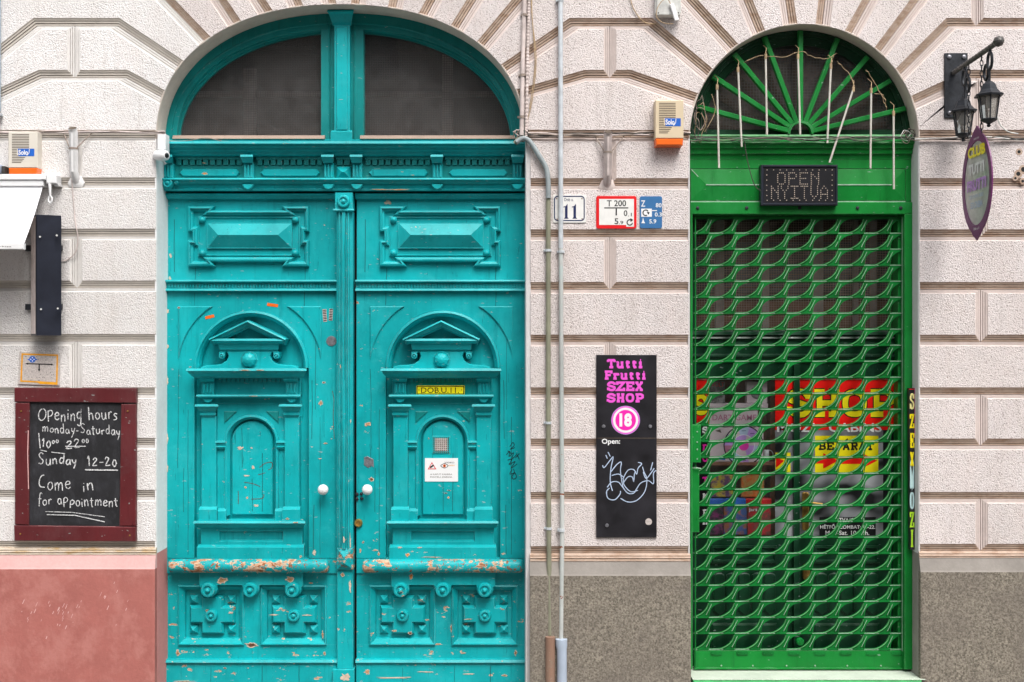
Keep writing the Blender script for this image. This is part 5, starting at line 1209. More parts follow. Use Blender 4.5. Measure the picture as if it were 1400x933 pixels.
def chalktext(b):
    d = -.0190
    hand(b, 'OPening hours', 53, 575.5, 18, 110, 1.25, d, -.02); hand(b, 'monday-Saturday', 59, 591, 13, 108, 1.15, d, .04)
    hand(b, '10', 58, 612, 13, 15, 1.4, d); hand(b, '00', 72, 606, 6.5, 11, 1.2, d); hand(b, '22', 91, 612, 13, 22, 1.4, d); hand(b, '00', 113, 606, 6.5, 11, 1.2, d)
    hand(b, 'Sunday', 54, 635, 15, 54, 1.5, d); hand(b, '12-20', 121, 637, 14, 42, 1.5, d); hand(b, 'Come', 54, 669, 20, 46, 1.3, d); hand(b, 'in', 114, 671, 17, 18, 1.5, d)
    hand(b, 'for appointment', 53, 690, 15, 111, 1.2, d, .03)
    for i, (l_, w_) in enumerate((([(55, 592), (57, 613)], 1.4), ([(57, 615), (66, 617)], 1.1), ([(72, 618), (91, 620)], 1.1), ([(91, 610), (119, 610)], 1.3), ([(118, 642), (163, 642.5)], 1.9), ([(64, 699), (100, 700), (145, 706)], .9), ([(66, 703), (104, 704), (145, 713)], 1.3))):
        b.ribbon(l_, w_, d-.003-i*.0001)
P('chalk_lettering', 'chalk', cb, chalktext, 0)
# tall black shop board
sb = W('shop_board', 'tall black shop board with pink lettering, age badge and white scrawl', 'sign', 856, 735, 0)
P('panel', 'signblack', sb, lambda b: b.relief(rect(815, 485.5, 897.5, 734.5), [(0, -.002), (0, -.012), (.4, -.014)]), 0)
P('joint_strip', 'slot', sb, lambda b: b.box(815.6, 598.6, 897, 599.4, -.014, -.0146, 0), 0)
P('shop_lettering', 'pinktxt', sb, lambda b: (slab(b, 'Tutti', 830.5, 491.5, 878, 503, 3.3, -.0148), slab(b, 'Frutti', 826.5, 507.5, 882.5, 518.5, 3.2, -.0148), slab(b, 'SZEX', 830.5, 522.5, 878.5, 534, 3.3, -.0148), slab(b, 'SHOP', 830, 538.5, 879, 549.5, 3.3, -.0148)), 0)
def badge(b):
    b.mat('lilac'); b.lathe(855, 574.5, [(19.6, -.0148)], 40); b.mat('pinktxt'); b.lathe(855, 574.5, [(18.8, -.0150)], 40); b.mat('whitetxt'); b.lathe(855, 574.5, [(17.2, -.0153)], 40)
    b.mat('pinkhot'); b.lathe(855, 574.5, [(14, -.0157)], 40); b.mat('whitetxt'); b.text('18', 846.5, 565, 863.5, 583.5, -.0161, .05)
P('age_badge', 'pinktxt', sb, badge, 0)
P('open_lettering', 'whitetxt', sb, lambda b: b.text('Open:', 822.5, 599.8, 847.5, 608.8, -.0152, .02), 0)
tg = [[(823.5, 636), (826, 639), (834, 629), (838, 625), (835, 640), (834, 658), (837, 671)], [(835, 645), (843, 635), (849, 632), (848, 644), (851, 664), (853, 668)], [(836, 650), (845, 648), (852, 652)],
      [(851, 655), (858, 643), (866, 642), (870, 648), (872, 640), (877, 634), (872, 632)], [(852, 660), (858, 652), (864, 652), (866, 658), (867, 648), (869, 644)], [(833, 667), (829, 672), (831, 681), (840, 683), (847, 676), (848, 671)],
      [(830, 666), (836, 659), (845, 659), (851, 666), (858, 674), (866, 674), (870, 668), (876, 660), (886, 657), (893, 661), (893, 647), (897, 643)], [(848, 681), (858, 686), (870, 684), (881, 672), (884, 655), (880, 645), (878, 638)],
      [(852, 655), (853, 663), (862, 672), (872, 670)], [(879, 645), (883, 654), (890, 646), (894, 640)], [(889, 643), (892, 632)], [(828, 622), (830, 627)], [(831, 618), (834, 624)]]
P('white_scrawl', 'ltblue', sb, lambda b: [b.ribbon([tuple(p) for p in smooth_pts(g, 5)], 1.25, -.0150-.0001*i) for i, g in enumerate(tg)], 0)
for cx, cy in ((825, 583), (888.5, 583), (829.5, 718)): P('bolt', 'zinc', sb, lambda b: b.lathe(cx, cy, [(2.6, -.014), (2.2, -.021), (.4, -.022)], 10), 0)
P('round_sticker', 'plate_grey', sb, lambda b: b.lathe(886.5, 713, [(4.6, -.0146)], 18), 0)
# vertical cinema sign
vs = W('narrow_vertical_sign', 'narrow black vertical sign with yellow and pale letters beside the grille', 'sign', 1249, 752, .05)
P('panel', 'signblack', vs, lambda b: (b.relief([(1243.2, 531), (1250.6, 531), (1251.4, 752), (1245, 752)], [(0, .09), (0, .056)])), .05)
P('violet_edge', 'purplebright', vs, lambda b: (b.mat('magenta'), b.box(1250.8, 531, 1253, 600, .09, .055, .1), b.mat('purplebright'), b.box(1251.3, 600.2, 1253.4, 752, .09, .055, .1), b.mat('whitetxt'), b.box(1253.6, 570, 1255.2, 752, .09, .054, .1), b.mat('red'), b.box(1243.5, 532, 1250.5, 533, .056, .0552, 0)), .05)
def vtext(b):
    ys_ = [(538, 560, 'S'), (566, 586, 'Z'), (592, 613, 'E'), (618, 638, 'X'), (645, 669, 'M'), (672, 697, 'O'), (700, 722, 'Z'), (724, 749, 'I')]
    for (y0, y1, c_), m in zip(ys_, ('yellow_lt', 'yellow', 'yellow', 'yellow', 'cyanlt', 'cyanlt', 'limetxt', 'limetxt')):
        b.mat(m); slab(b, c_, 1245.0, y0, 1249.8, y1, 2.2, .0552)
P('lettering', 'yellow', vs, vtext, .05)
# LED panel above the grille
led = W('led_sign', 'black dotted light sign reading OPEN NYITVA above the grille', 'sign', 1093, 283, .08)
P('frame', 'bluecase', led, lambda b: (b.relief(rect(1040.5, 225.5, 1145.5, 281), [(0, .118), (0, .062), (1, .058), (2.6, .058), (3.4, .066)], cap=True)), .06)
P('panel', 'screen', led, lambda b: b.relief(rect(1044.5, 229.5, 1141.5, 277), [(0, .0665), (0, .065)]), .06)
DM = {'O': "0111010001100011000110001100010111 0", 'P': '11110100011000111110100001000010000', 'E': '11111100001000011110100001000011111', 'N': '10001110011010110011100011000110001',
      'Y': '10001100010101000100001000010000100', 'I': '11111001000010000100001000010011111', 'T': '11111001000010000100001000010000100', 'V': '10001100011000110001100010101000100', 'A': '00100010101000110001111111000110001'}
DM['O'] = '01110100011000110001100011000101110'
def leds(b):
    def dot(cx, cy): b.relief([(cx-.65, cy-.65), (cx+.65, cy-.65), (cx+.65, cy+.65), (cx-.65, cy+.65)], [(0, .065), (.2, .0625)])
    for txt, x0, y0, pw, ph in (('OPEN', 1063.5, 236.5, 15.3, 2.55), ('NYITVA', 1055, 254.8, 13.5, 2.75)):
        for k, c_ in enumerate(txt):
            for i in range(35):
                if DM[c_][i] == '1': dot(x0+k*pw+(i % 5)*(2.5 if txt == 'OPEN' else 2.25), y0+(i//5)*ph)
    for i in range(11): dot(1049+i*8.9, 232.5); dot(1049+i*8.9, 274)
    for i in range(1, 6): dot(1048.5, 232.5+i*7); dot(1138, 232.5+i*7)
P('led_dots', 'led', led, leds, .06, kind='stuff')
P('supply_cable', 'cable_dark', led, lambda b: b.tube([Vector(b.map(x, y, .05)) for x, y in [tuple(p) for p in smooth_pts([(1018, 194), (1022, 220), (1031, 252), (1040, 261)], 5)]], .0028, 6), .05)
# hanging light rods
rods = [((980.4, 119), (983, 230)), ((1009, 95), (1014, 201)), ((1046.7, 77), (1048.5, 184.5)), ((1091, 77), (1094, 184.5)), ((1136, 90.5), (1131, 196)), ((1166.7, 122), (1134, 222.5)), ((1191, 123.5), (1190, 230.6)), ((1221.6, 155), (1222, 259))]
rl = ['first white light rod from the left, hanging lowest on that side', 'second white light rod from the left below the fanlight bars', 'third white light rod from the left, ending above the cornice', 'white light rod at the middle over the fanlight hub', 'white light rod just right of the fanlight hub', 'white light rod swung aslant right of the middle', 'second white light rod from the right in the fanlight', 'rightmost white light rod hanging down over the green panel']
for (p, q), l_ in zip(rods, rl):
    dd = .045
    t = W('light_rod', l_, 'light rod', q[0], q[1], dd, 'white light rods hanging before the fanlight')
    P('tube', 'rodwhite', t, lambda b: b.tube([Vector(b.map(p[0], p[1], dd)), Vector(b.map(q[0], q[1], dd))], .0064, 10), dd)
    P('end_cap', 'cable_tan', t, lambda b: b.tube([Vector(b.map(p[0], p[1]-3, dd)), Vector(b.map(p[0], p[1]+4, dd))], .0088, 8), dd)
    P('lead', 'cable_tan', t, lambda b: b.tube([Vector(b.map(*r_, dd+z_)) for r_, z_ in (((p[0], p[1]-2), 0), ((p[0]+2, p[1]-12), .02), ((p[0]-1, p[1]-18), .05))], .0024, 5), dd)
# tangle of wires along the transom and strings
rg = random.Random(21)
def wires(name, label, x0, x1, y, d, n, m, amp=3, r=.0026, yv=None, cat='cable', ends=None):
    b = B(d); ms = m if isinstance(m, list) else [m]
    for i in range(n):
        b.mat(ms[i % len(ms)]); pts = []; k = max(3, int((x1-x0)/22)); ph = rg.uniform(0, 6)
        for j in range(k+1):
            t = j/k; pts.append((x0+(x1-x0)*t, y+rg.uniform(-amp, amp)*.5+math.sin(ph+t*5)*amp*.5, d+rg.uniform(-.012, .004)))
        b.tube([Vector(b.map(*p)) for p in smooth_pts(pts, 4)], r*rg.uniform(.8, 1.4), 5)
    return b.build(name, ms[0], label=label, cat=cat)
wires('wire_tangle', 'tangle of light-string wires along the green transom', 944, 1250, 190, .05, 7, ['cable_dark', 'cable', 'cable_dark', 'gr_pale', 'cable_dark'], 4.5, .0019)
wires('cable_run', 'loose cables clipped along the joint of the left pier', -20, 226, 181, -.012, 3, ['wpipe', 'cable', 'wpipe'], 2.4, .0042)
wires('cable_run', 'bundle of old cables along the joint of the middle pier', 722, 944, 184, -.012, 6, ['cable', 'wpipe', 'cable_dark', 'cable'], 4.0, .0038)
wires('cable_run', 'twisted cables along the joint under the lantern', 1250, 1440, 190, -.014, 5, ['cable_dark', 'cable', 'whitedirty'], 3.6, .0032)
def loops(name, label, cx, cy, d, n, rx, ry, m, r=.0022, cat='cable'):
    b = B(d); ms = m
    for i in range(n):
        b.mat(ms[i % len(ms)]); pts = []
        ox, oy = cx+rg.uniform(-rx, rx)*.5, cy+rg.uniform(-ry, ry)*.5; a0 = rg.uniform(0, 360); sp = rg.uniform(200, 420)
        for j in range(9):
            a = R(a0+sp*j/8); pts.append((ox+rx*rg.uniform(.4, 1)*math.cos(a), oy+ry*rg.uniform(.5, 1)*math.sin(a), d+rg.uniform(-.02, .01)))
        b.tube([Vector(b.map(*p)) for p in smooth_pts(pts, 4)], r, 5)
    return b.build(name, ms[0], label=label, cat=cat)
loops('wire_loops', 'knot of dark wire loops at the left foot of the fanlight', 955, 165, .06, 7, 9, 26, ['cable_dark', 'cable', 'cable_tan'])
loops('wire_loops', 'knot of wire loops at the right foot of the fanlight', 1240, 186, .05, 5, 9, 9, ['cable_dark', 'cable', 'whitedirty'])
b = B(.05)
for pts in ([(1018, 85), (1040, 76), (1070, 78), (1095, 70), (1108, 76), (1130, 80), (1145, 72)], [(1145, 84), (1160, 98), (1168, 118)], [(1185, 96), (1200, 118), (1210, 142)], [(974, 128), (978, 152), (964, 180)], [(1136, 92), (1141, 74)], [(1196, 128), (1208, 130), (1213, 150)]):
    b.mat('cable_tan'); b.tube([Vector(b.map(p[0], p[1], .055+rg.uniform(-.01, .02))) for p in smooth_pts(pts, 5)], .0023, 5)
b.build('dry_strings', 'cable_tan', label='dry tan strings strung between the fanlight bars', cat='string')
loops('cable_knot', 'knot of old cables where the conduit meets the turquoise cornice', 713, 184, .0, 8, 9, 9, ['cable', 'wpipe', 'cable_dark'], .0034)
wires('thin_cable', 'loose brown cables drooping over the left end of the turquoise cornice', 226, 312, 193, .10, 2, ['cable_tan', 'cable'], 4, .003)
# ------------------------------------------------------------------ pipes
def pipe(name, label, pts, r, m, y=-.02, clips=(), clipm='steel', extra=None, cat='pipe', n=12, smo=0):
    t = W(name, label, cat, pts[-1][0], pts[-1][1], y)
    pp = [tuple(p) for p in smooth_pts(pts, smo)] if smo else pts
    P('tube', m, t, lambda b: b.tube([Vector(b.map(p[0], p[1], p[2] if len(p) > 2 else y)) for p in pp], r, n), 0)
    for cx, cy in clips:
        P('clip', clipm, t, lambda b: (b.tube([Vector(b.map(cx, cy-1.7, y)), Vector(b.map(cx, cy+1.7, y))], r*1.28, n), b.box(cx-r/S-3, cy-1.5, cx+r/S+1, cy+1.5, .0, y+.006, .3)), 0)
    if extra: extra(t)
    return t
pipe('galvanised_pipe', 'straight pale galvanised pipe running down past the house number', [(766, -60), (766.5, 340)], .0145, 'steel', -.03, [(766, 2.5), (767.5, 345)],
     extra=lambda t: (P('lower_tube', 'steel_rust', t, lambda b: b.tube([Vector(b.map(766.5, 338, -.03)), Vector(b.map(768.3, 724, -.03)), Vector(b.map(766.8, 873, -.034))], .0135, 12), 0),
       P('clip', 'steel', t, lambda b: (b.tube([Vector(b.map(767.6, 722, -.03)), Vector(b.map(767.6, 726, -.03))], .019, 12), b.box(762, 722.5, 765, 726, 0, -.03, .3)), 0),
       P('end_sleeve', 'bluepipe', t, lambda b: (b.tube([Vector(b.map(767, 871, -.048)), Vector(b.map(767, 880, -.048)), Vector(b.map(767.6, 885, -.048)), Vector(b.map(767.8, 962, -.048))], [.036, .036, .031, .031], 16)), 0)))
pipe('bent_pipe', 'olive grey pipe bending out from the turquoise cornice and down to a rusty sleeve', [(704, 197, -.01), (709, 192, -.015), (717, 190, -.02), (726, 197, -.025), (738, 216, -.025), (747, 233, -.022), (749.5, 250, -.02), (749.5, 300, -.02), (749.5, 500, -.02), (750, 700, -.02), (751.5, 867, -.026)], .0150, 'olive', -.02,
     [(749.5, 343), (749.6, 578), (750.3, 722)], smo=5,
     extra=lambda t: (P('rusty_sleeve', 'rustpipe', t, lambda b: b.tube([Vector(b.map(752, 868, -.046)), Vector(b.map(752, 962, -.046))], .030, 16), 0),
      P('grey_elbow', 'greypipe', t, lambda b: b.tube([Vector(b.map(p[0], p[1], -.03)) for p in smooth_pts([(706, 196), (716, 190.4), (726, 197), (738, 216), (746.5, 231), (749.3, 250), (749.5, 272)], 5)], .0153, 12), 0)))
pipe('white_conduit', 'dirty white conduit rising beside the turquoise arch', [(719.5, -60), (717, 0), (714.5, 95), (713, 186)], .0130, 'wpipe', -.018, [(717.5, 22), (714.8, 104), (713.3, 161)], 'cable')
b = B(0)
b.mat('wpipe'); pts = smooth_pts([(726, -60), (723.5, 0), (721, 90), (719.5, 188)], 40); b.tube([Vector(b.map(p[0], p[1], -.010)) for p in pts], [.0092+(.0016 if i % 2 else -.0012) for i in range(len(pts))], 8, sm=False)
b.build('corrugated_hose', 'wpipe', label='thin corrugated hose beside the white conduit', cat='hose')
b = B(0); b.mat('cable_tan')
for pts in ([(725, -60), (727, 20), (733, 80), (728, 135), (721, 165)], [(728, -60), (727, 10), (730, 60), (731, 95), (724, 150)]): b.tube([Vector(b.map(p[0], p[1], -.014)) for p in smooth_pts(pts, 6)], .003, 6)
b.build('hanging_wires', 'cable_tan', label='two loose tan wires bowing out beside the corrugated hose', cat='cable')
def vent(px, y0, y1, label, ms):
    t = W('vent_stub', label, 'pipe', px, y1, -.03)
    P('tube', ms, t, lambda b: (b.tube([Vector(b.map(px, y0+4.2, -.060)), Vector(b.map(px, y0+9, -.046)), Vector(b.map(px, y1-14, -.040)), Vector(b.map(px-.3, y1, .02))], .0255, 16, cap=False), b.tube([Vector(b.map(px, y0+4.4, -.0595)), Vector(b.map(px, y0+3.8, -.061))], .0265, 16, cap=False)), 0)
    P('open_mouth', 'slot', t, lambda b: b.tube([Vector(b.map(px, y0+5, -.058)), Vector(b.map(px, y0+3.7, -.0615))], .0215, 16), 0)
    P('band', 'cable', t, lambda b: (b.tube([Vector(b.map(px, y0+30, -.043)), Vector(b.map(px, y0+32.5, -.043))], .028, 16, cap=False),
        b.tube([Vector(b.map(px-5, y0+30, -.05)), Vector(b.map(px-18, y0+6, -.004))], .0035, 6), b.tube([Vector(b.map(px+5, y0+30, -.05)), Vector(b.map(px+24, y0+6, -.004))], .0035, 6)), 0)
    P('plaster_patch', 'rim_white' if px < 400 else 'mould', t, lambda b: b.relief([(px-9, y1+6), (px-12, y1+1), (px-7, y1-9), (px+7, y1-9), (px+11, y1), (px+7, y1+7)], [(0, .034), (0, .002), (3, -.006)], sm=True), 0)
vent(104.3, 174, 250, 'short white open pipe stub on the whitewashed left pier', 'rim_white')
vent(830.3, 179, 255, 'short beige open pipe stub on the pink middle pier', 'wpipe')
pipe('blue_grey_downpipe', 'pale blue grey pipe end at the far left edge', [(-4, -60), (-4, 153)], .034, 'bluepipe', -.03, [(-4, 158)], 'steel', n=16)
# ------------------------------------------------------------------ alarm boxes
def alarm(x0, y0, x1, y1, label, m, dep):
    t = W('alarm_siren', label, 'alarm box', (x0+x1)/2, y1, 0, 'slotted alarm siren boxes')
    w_ = x1-x0; h = y1-y0; yo = y1-h*.155
    P('housing', m, t, lambda b: b.relief(rect(x0, y0, x1, yo), [(0, .0), (0, -dep+.004), (.9, -dep)]), 0)
    P('lens', 'orange', t, lambda b: b.relief([(x0+.2, yo+.1), (x1-.2, yo+.1), (x1-1, y1), (x0+1, y1)], [(0, .0), (0, -dep+.006), (1.4, -dep)]), 0)
    P('slots', 'slot', t, lambda b: [b.relief(rect(x0+w_*.13, y0+h*(.06+i*.0385), x0+w_*(.72 if i < 12 else .72-(i-11)*.045), y0+h*(.06+i*.0385)+h*.017), [(0, -dep-.0006)]) for i in range(18) if not 9 <= i <= 12] +
        [b.relief(rect(x0+w_*.13, y0+h*(.06+i*.0385), x0+w_*.30, y0+h*(.06+i*.0385)+h*.017), [(0, -dep-.0006)]) for i in range(9, 13)], 0)
    P('maker_label', 'blue', t, lambda b: (b.relief([(x0+w_*.33, y0+h*.40), (x1-w_*.10, y0+h*.40), (x1-w_*.10, y0+h*.575), (x0+w_*.36, y0+h*.575)], [(0, -dep-.0010)]), b.mat('whitetxt'), b.text('Solo', x0+w_*.36, y0+h*.425, x0+w_*.68, y0+h*.545, -dep-.0016, .03),
        b.ribbon([(x0+w_*.73, y0+h*.41), (x0+w_*.72, y0+h*.50), (x0+w_*.64, y0+h*.565)], .8, -dep-.0017)), 0)
alarm(893.5, 141.5, 931.5, 202.5, 'beige slotted alarm box with orange lens near the green arch', 'beige', .09)
alarm(16.5+1.5, 183, 57.5, 241, 'cream slotted alarm box with orange lens above the white awning', 'beige_white', .07)
# junction box with white antenna stick
t = W('junction_box', 'weathered white junction box with a white stick antenna at the top edge', 'box', 910, 27, 0)
P('box', 'whitedirty', t, lambda b: (b.relief(rect(896, -40, 928, 25), [(0, 0), (0, -.062), (.8, -.066)]), b.relief(rect(894.6, -40, 929.4, 21), [(0, 0), (0, -.05)])), 0)
for cx, cy in ((898.5, 22), (925.5, 22), (898.5, 0), (925.5, 0)): P('corner_screw', 'cable_dark', t, lambda b: b.lathe(cx, cy, [(1, -.066), (.8, -.068)], 8), 0)
P('antenna', 'whitetxt', t, lambda b: b.relief([(913, 11.5), (918.5, 10.5), (926, 33), (920, 34)], [(0, -.07), (0, -.085), (.6, -.088)], back=True), 0)
P('cable', 'cable_tan', t, lambda b: (b.tube([Vector(b.map(p[0], p[1], -.085)) for p in smooth_pts([(914, 11), (910, 5), (903, 7), (896, 18), (896, 30), (905, 37), (918, 38)], 6)], .0026, 6), b.tube([Vector(b.map(p[0], p[1], -.012)) for p in smooth_pts([(860, -40), (862, 0), (870, 20), (882, 32), (897, 34)], 6)], .0034, 6)), 0)
# security camera at the left jamb
t = W('security_camera', 'small white dome-nosed security camera at the left end of the cornice', 'camera', 226, 222, 0)
P('mount_box', 'white', t, lambda b: b.relief(rect(216, 184, 227.5, 206), [(0, .06), (0, -.012), (.8, -.018)]), 0)
P('body', 'white', t, lambda b: b.tube([Vector(b.map(213, 213, -.0)), Vector(b.map(216, 213.5, -.015)), Vector(b.map(226, 214.5, -.045)), Vector(b.map(231, 215, -.06)), Vector(b.map(232.5, 215.2, -.064))], [.020, .030, .034, .030, .022], 18), 0)
P('lens', 'black_print', t, lambda b: b.tube([Vector(b.map(232, 215.2, -.064)), Vector(b.map(233.6, 215.4, -.069))], [.017, .012], 14), 0)
P('bracket', 'white', t, lambda b: b.tube([Vector(b.map(223, 206, 0)), Vector(b.map(224, 221, -.01)), Vector(b.map(227, 225, -.01))], .008, 8), 0)
# ------------------------------------------------------------------ awning
t = W('white_awning', 'white roller awning with sloping fabric at the left edge', 'awning', 30, 347, 0)
P('roller_case', 'white', t, lambda b: (b.box(-200, 241, 70, 248.5, 0, -.085, .8), b.box(-200, 248.9, 66, 257, 0, -.075, .8)), 0)
P('end_cap', 'white', t, lambda b: (b.box(70.3, 242, 84, 253.5, 0, -.08, 1.2), b.box(78, 253, 85.5, 256, 0, -.05, .6)), 0)
P('crank_eye', 'white', t, lambda b: (b.tube([Vector(b.map(74.5, 253, -.07)), Vector(b.map(75, 270, -.07))], [.010, .006], 8), b.tube([Vector(b.map(75+2.6*math.cos(a), 275+4.6*math.sin(a), -.07)) for a in [R(x) for x in range(0, 360, 30)]], .005, 7, closed=True)), 0)
def fabric(b):
    p = [(-200, 257, -.06), (64, 257, -.06), (64-0, 343, -.34), (-200, 343, -.34)]
    k = lambda u, v, d: b.vert(u, v, d)
    n = 8; rows = []
    for i in range(n+1):
        tt = i/n; rows.append((k(-200, 257+86*tt, -.06-.28*tt+.012*math.sin(tt*3.1)), k(64, 257+86*tt, -.06-.28*tt+.012*math.sin(tt*3.1))))
    for a_, c_ in zip(rows, rows[1:]): b.face((a_[0], a_[1], c_[1], c_[0]), True)
P('fabric', 'awn', t, fabric, 0)
P('front_bar', 'white', t, lambda b: (b.box(-200, 339.5, 66, 347.5, -.325, -.352, .8), b.mat('slot'), b.text('beta soltis markiza', -10, 342.8, 50, 344.6, -.3526)), 0)
b = B(0); b.mat('bluepipe'); b.relief(rrect(-20, 227, 9.5, 240, 4), [(0, -.02), (0, -.10), (2, -.12)]); b.mat('cable_dark'); b.box(10, 230, 14, 239, -.02, -.08, .6); b.build('floodlight', 'bluepipe', label='pale grey lamp housing cut by the left edge above the awning', cat='lamp')
# ------------------------------------------------------------------ dark light box (turned away from the wall)
t = W('light_box_sign', 'tall narrow black light box with pale face turned sideways', 'light box', 62, 460, -.02)
def lbox(b):
    # plan view corners (x m, y m)
    x1, y1 = wp(79, 0, -.10)[0]*1.0, -.10
    A_ = Vector((-2.735, -.095, 0)); Bq = Vector((-2.862, -.15, 0)); Cq = Vector((-2.932, -.065, 0)); Dq = Vector((-2.80, .0, 0))
    zt, zb = ZC+(293-466.5)*-S*.975, ZC+(459-466.5)*-S*.975
    top = [b.raw((q.x, q.y, zt)) for q in (A_, Bq, Cq, Dq)]; bot = [b.raw((q.x, q.y, zb)) for q in (A_, Bq, Cq, Dq)]
    for i in range(4): b.face((top[i], top[(i+1) % 4], bot[(i+1) % 4], bot[i]))
    b.face(top); b.face(bot[::-1]); return A_, Bq, Cq, zt, zb
P('case', 'bluecase', t, lbox, 0)
def lface(b):
    Bq = Vector((-2.862, -.15, 0)); Cq = Vector((-2.932, -.065, 0)); zt, zb = ZC+(293-466.5)*-S*.975, ZC+(459-466.5)*-S*.975
    n = Vector((-.77, -.64, 0))*.003
    def q(f, z): p = Bq.lerp(Cq, f)+n; return b.raw((p.x, p.y, z))
    ids = [q(.10, zt-.01), q(.55, zt-.012), q(.92, zt-.06), q(.92, zb+.01), q(.10, zb+.01)]; b.face(ids)
P('pale_face', 'wpipe', t, lface, 0)
for zz in (340, 420):
    P('bracket', 'iron', t, lambda b: (b.box(80, zz-4, 86, zz+4, .03, -.03, .4), b.box(37, zz-4, 46, zz+4, .03, -.03, .4)), 0)
for px, py in ((54.6, 324), (77.6, 322), (56, 423), (79, 422)): P('screw', 'whitedirty', t, lambda b: b.tube([wp(px, py, -.118), wp(px, py, -.155)], .006, 8), 0)
b = B(0); b.mat('wpipe'); b.tube([Vector(b.map(p[0], p[1], -.008)) for p in smooth_pts([(96, 215), (99, 250), (103, 300), (107, 325), (104, 345), (92, 356), (84, 357)], 6)], .0034, 6)
b.build('thin_cable', 'wpipe', label='thin white cable looping down to the black light box', cat='cable')
# ------------------------------------------------------------------ lantern bracket, lanterns, hanging oval sign
XB = 602*S
def zz(py, p): return ZC-(py-466.5)*S*(D-p)/D
ln = W('lantern_bracket', 'black wrought iron wall bracket with a twisted arm over the sign', 'bracket', 1306, 162, 0)
P('wall_plate', 'iron', ln, lambda b: b.relief(rect(1290.5, 73.5, 1322, 162), [(0, .0), (0, -.012), (.5, -.014)]), 0)
for cx, cy in ((1296.5, 79), (1316.5, 79), (1297, 155.5), (1316, 155)): P('plate_bolt', 'zinc', ln, lambda b: b.lathe(cx, cy, [(3, -.014), (2.6, -.022), (.5, -.026)], 12), 0)
def arm(b):
    z0, z1 = zz(100, .01), zz(57.5, .655); n = 60; prev = None
    for i in range(n+1):
        t_ = i/n; c_ = Vector((XB, -.012-.64*t_, z0+(z1-z0)*t_)); ang = t_*22
        ring = []
        for j in range(8):
            a = ang+j*math.pi/4; rr = .0165*(1.0 if j % 2 else .84); ring.append(b.raw(c_+Vector((math.cos(a)*rr, 0, math.sin(a)*rr))))
        if prev:
            for j in range(8): b.face((prev[j], prev[(j+1) % 8], ring[(j+1) % 8], ring[j]))
        prev = ring
    b.face(prev)
    c_ = Vector((XB, -.665, z1)); 
    for rr, yy in ((.0,),) if False else (): pass
    pr = None
    for k in range(7):
        a = -math.pi/2+math.pi*k/6; ring = [b.raw(c_+Vector((math.cos(q*math.pi/4)*.031*math.cos(a)+.0, .031*math.sin(a), math.sin(q*math.pi/4)*.031*math.cos(a)))) for q in range(8)]
        if pr:
            for j in range(8): b.face((pr[j], pr[(j+1) % 8], ring[(j+1) % 8], ring[j]))
        pr = ring
P('twisted_arm', 'ironlt', ln, arm, 0)
def scr(p, z):   # an S scroll in the plane across the view depth
    pts = []
    for i in range(22):
        a = i/21*2*math.pi*1.15; rr = .042-.022*i/21; pts.append(Vector((XB+.0, -p-rr*math.cos(a)*.75, z-.05+rr*math.sin(a)*1.2)))
    for i in range(22):
        a = i/21*2*math.pi*1.1; rr = .020+.018*i/21; pts.append(Vector((XB, -p-.055-rr*math.cos(a+2.2)*.7, z-.13+rr*math.sin(a+2.2)*1.2)))
    return pts
for p in (.19, .55):
    z = zz(100, .01)+(zz(57.5, .655)-zz(100, .01))*(p/.655)-.016
    def sc(b):
        for (oy, oz, r1) in ((0, -.060, .048), (.050 if p < .3 else -.050, -.115, .044)):
            pts = [Vector((XB, -p-oy*1.0-r1*.62*math.cos(a), z+oz+r1*math.sin(a))) for a in [R(q*20) for q in range(18)]]
            b.tube(pts, .0085, 7, closed=True)
        b.tube([Vector((XB, -p, z)), Vector((XB, -p, z-.02))], .01, 6)
        b.tube([Vector((XB, -p+.0, z-.108)), Vector((XB, -p, z-.19))], .005, 6)
    P('scroll', 'iron', ln, sc, 0)
def chain(b, x, p, z0, z1):
    n = int((z0-z1)/.030); h = (z0-z1)/n
    for i in range(n):
        zc_ = z0-h*(i+.5); pts = []
        for q in range(12):
            a = R(q*30); u = .0095*math.cos(a); v = (h*.62)*math.sin(a)
            pts.append(Vector((x+(u if i % 2 else u*.25), -p+(u*.25 if i % 2 else u), zc_+v)))
        b.tube(pts, .0028, 5, closed=True)
zt = lambda p: zz(100, .01)+(zz(57.5, .655)-zz(100, .01))*(p/.655)-.012
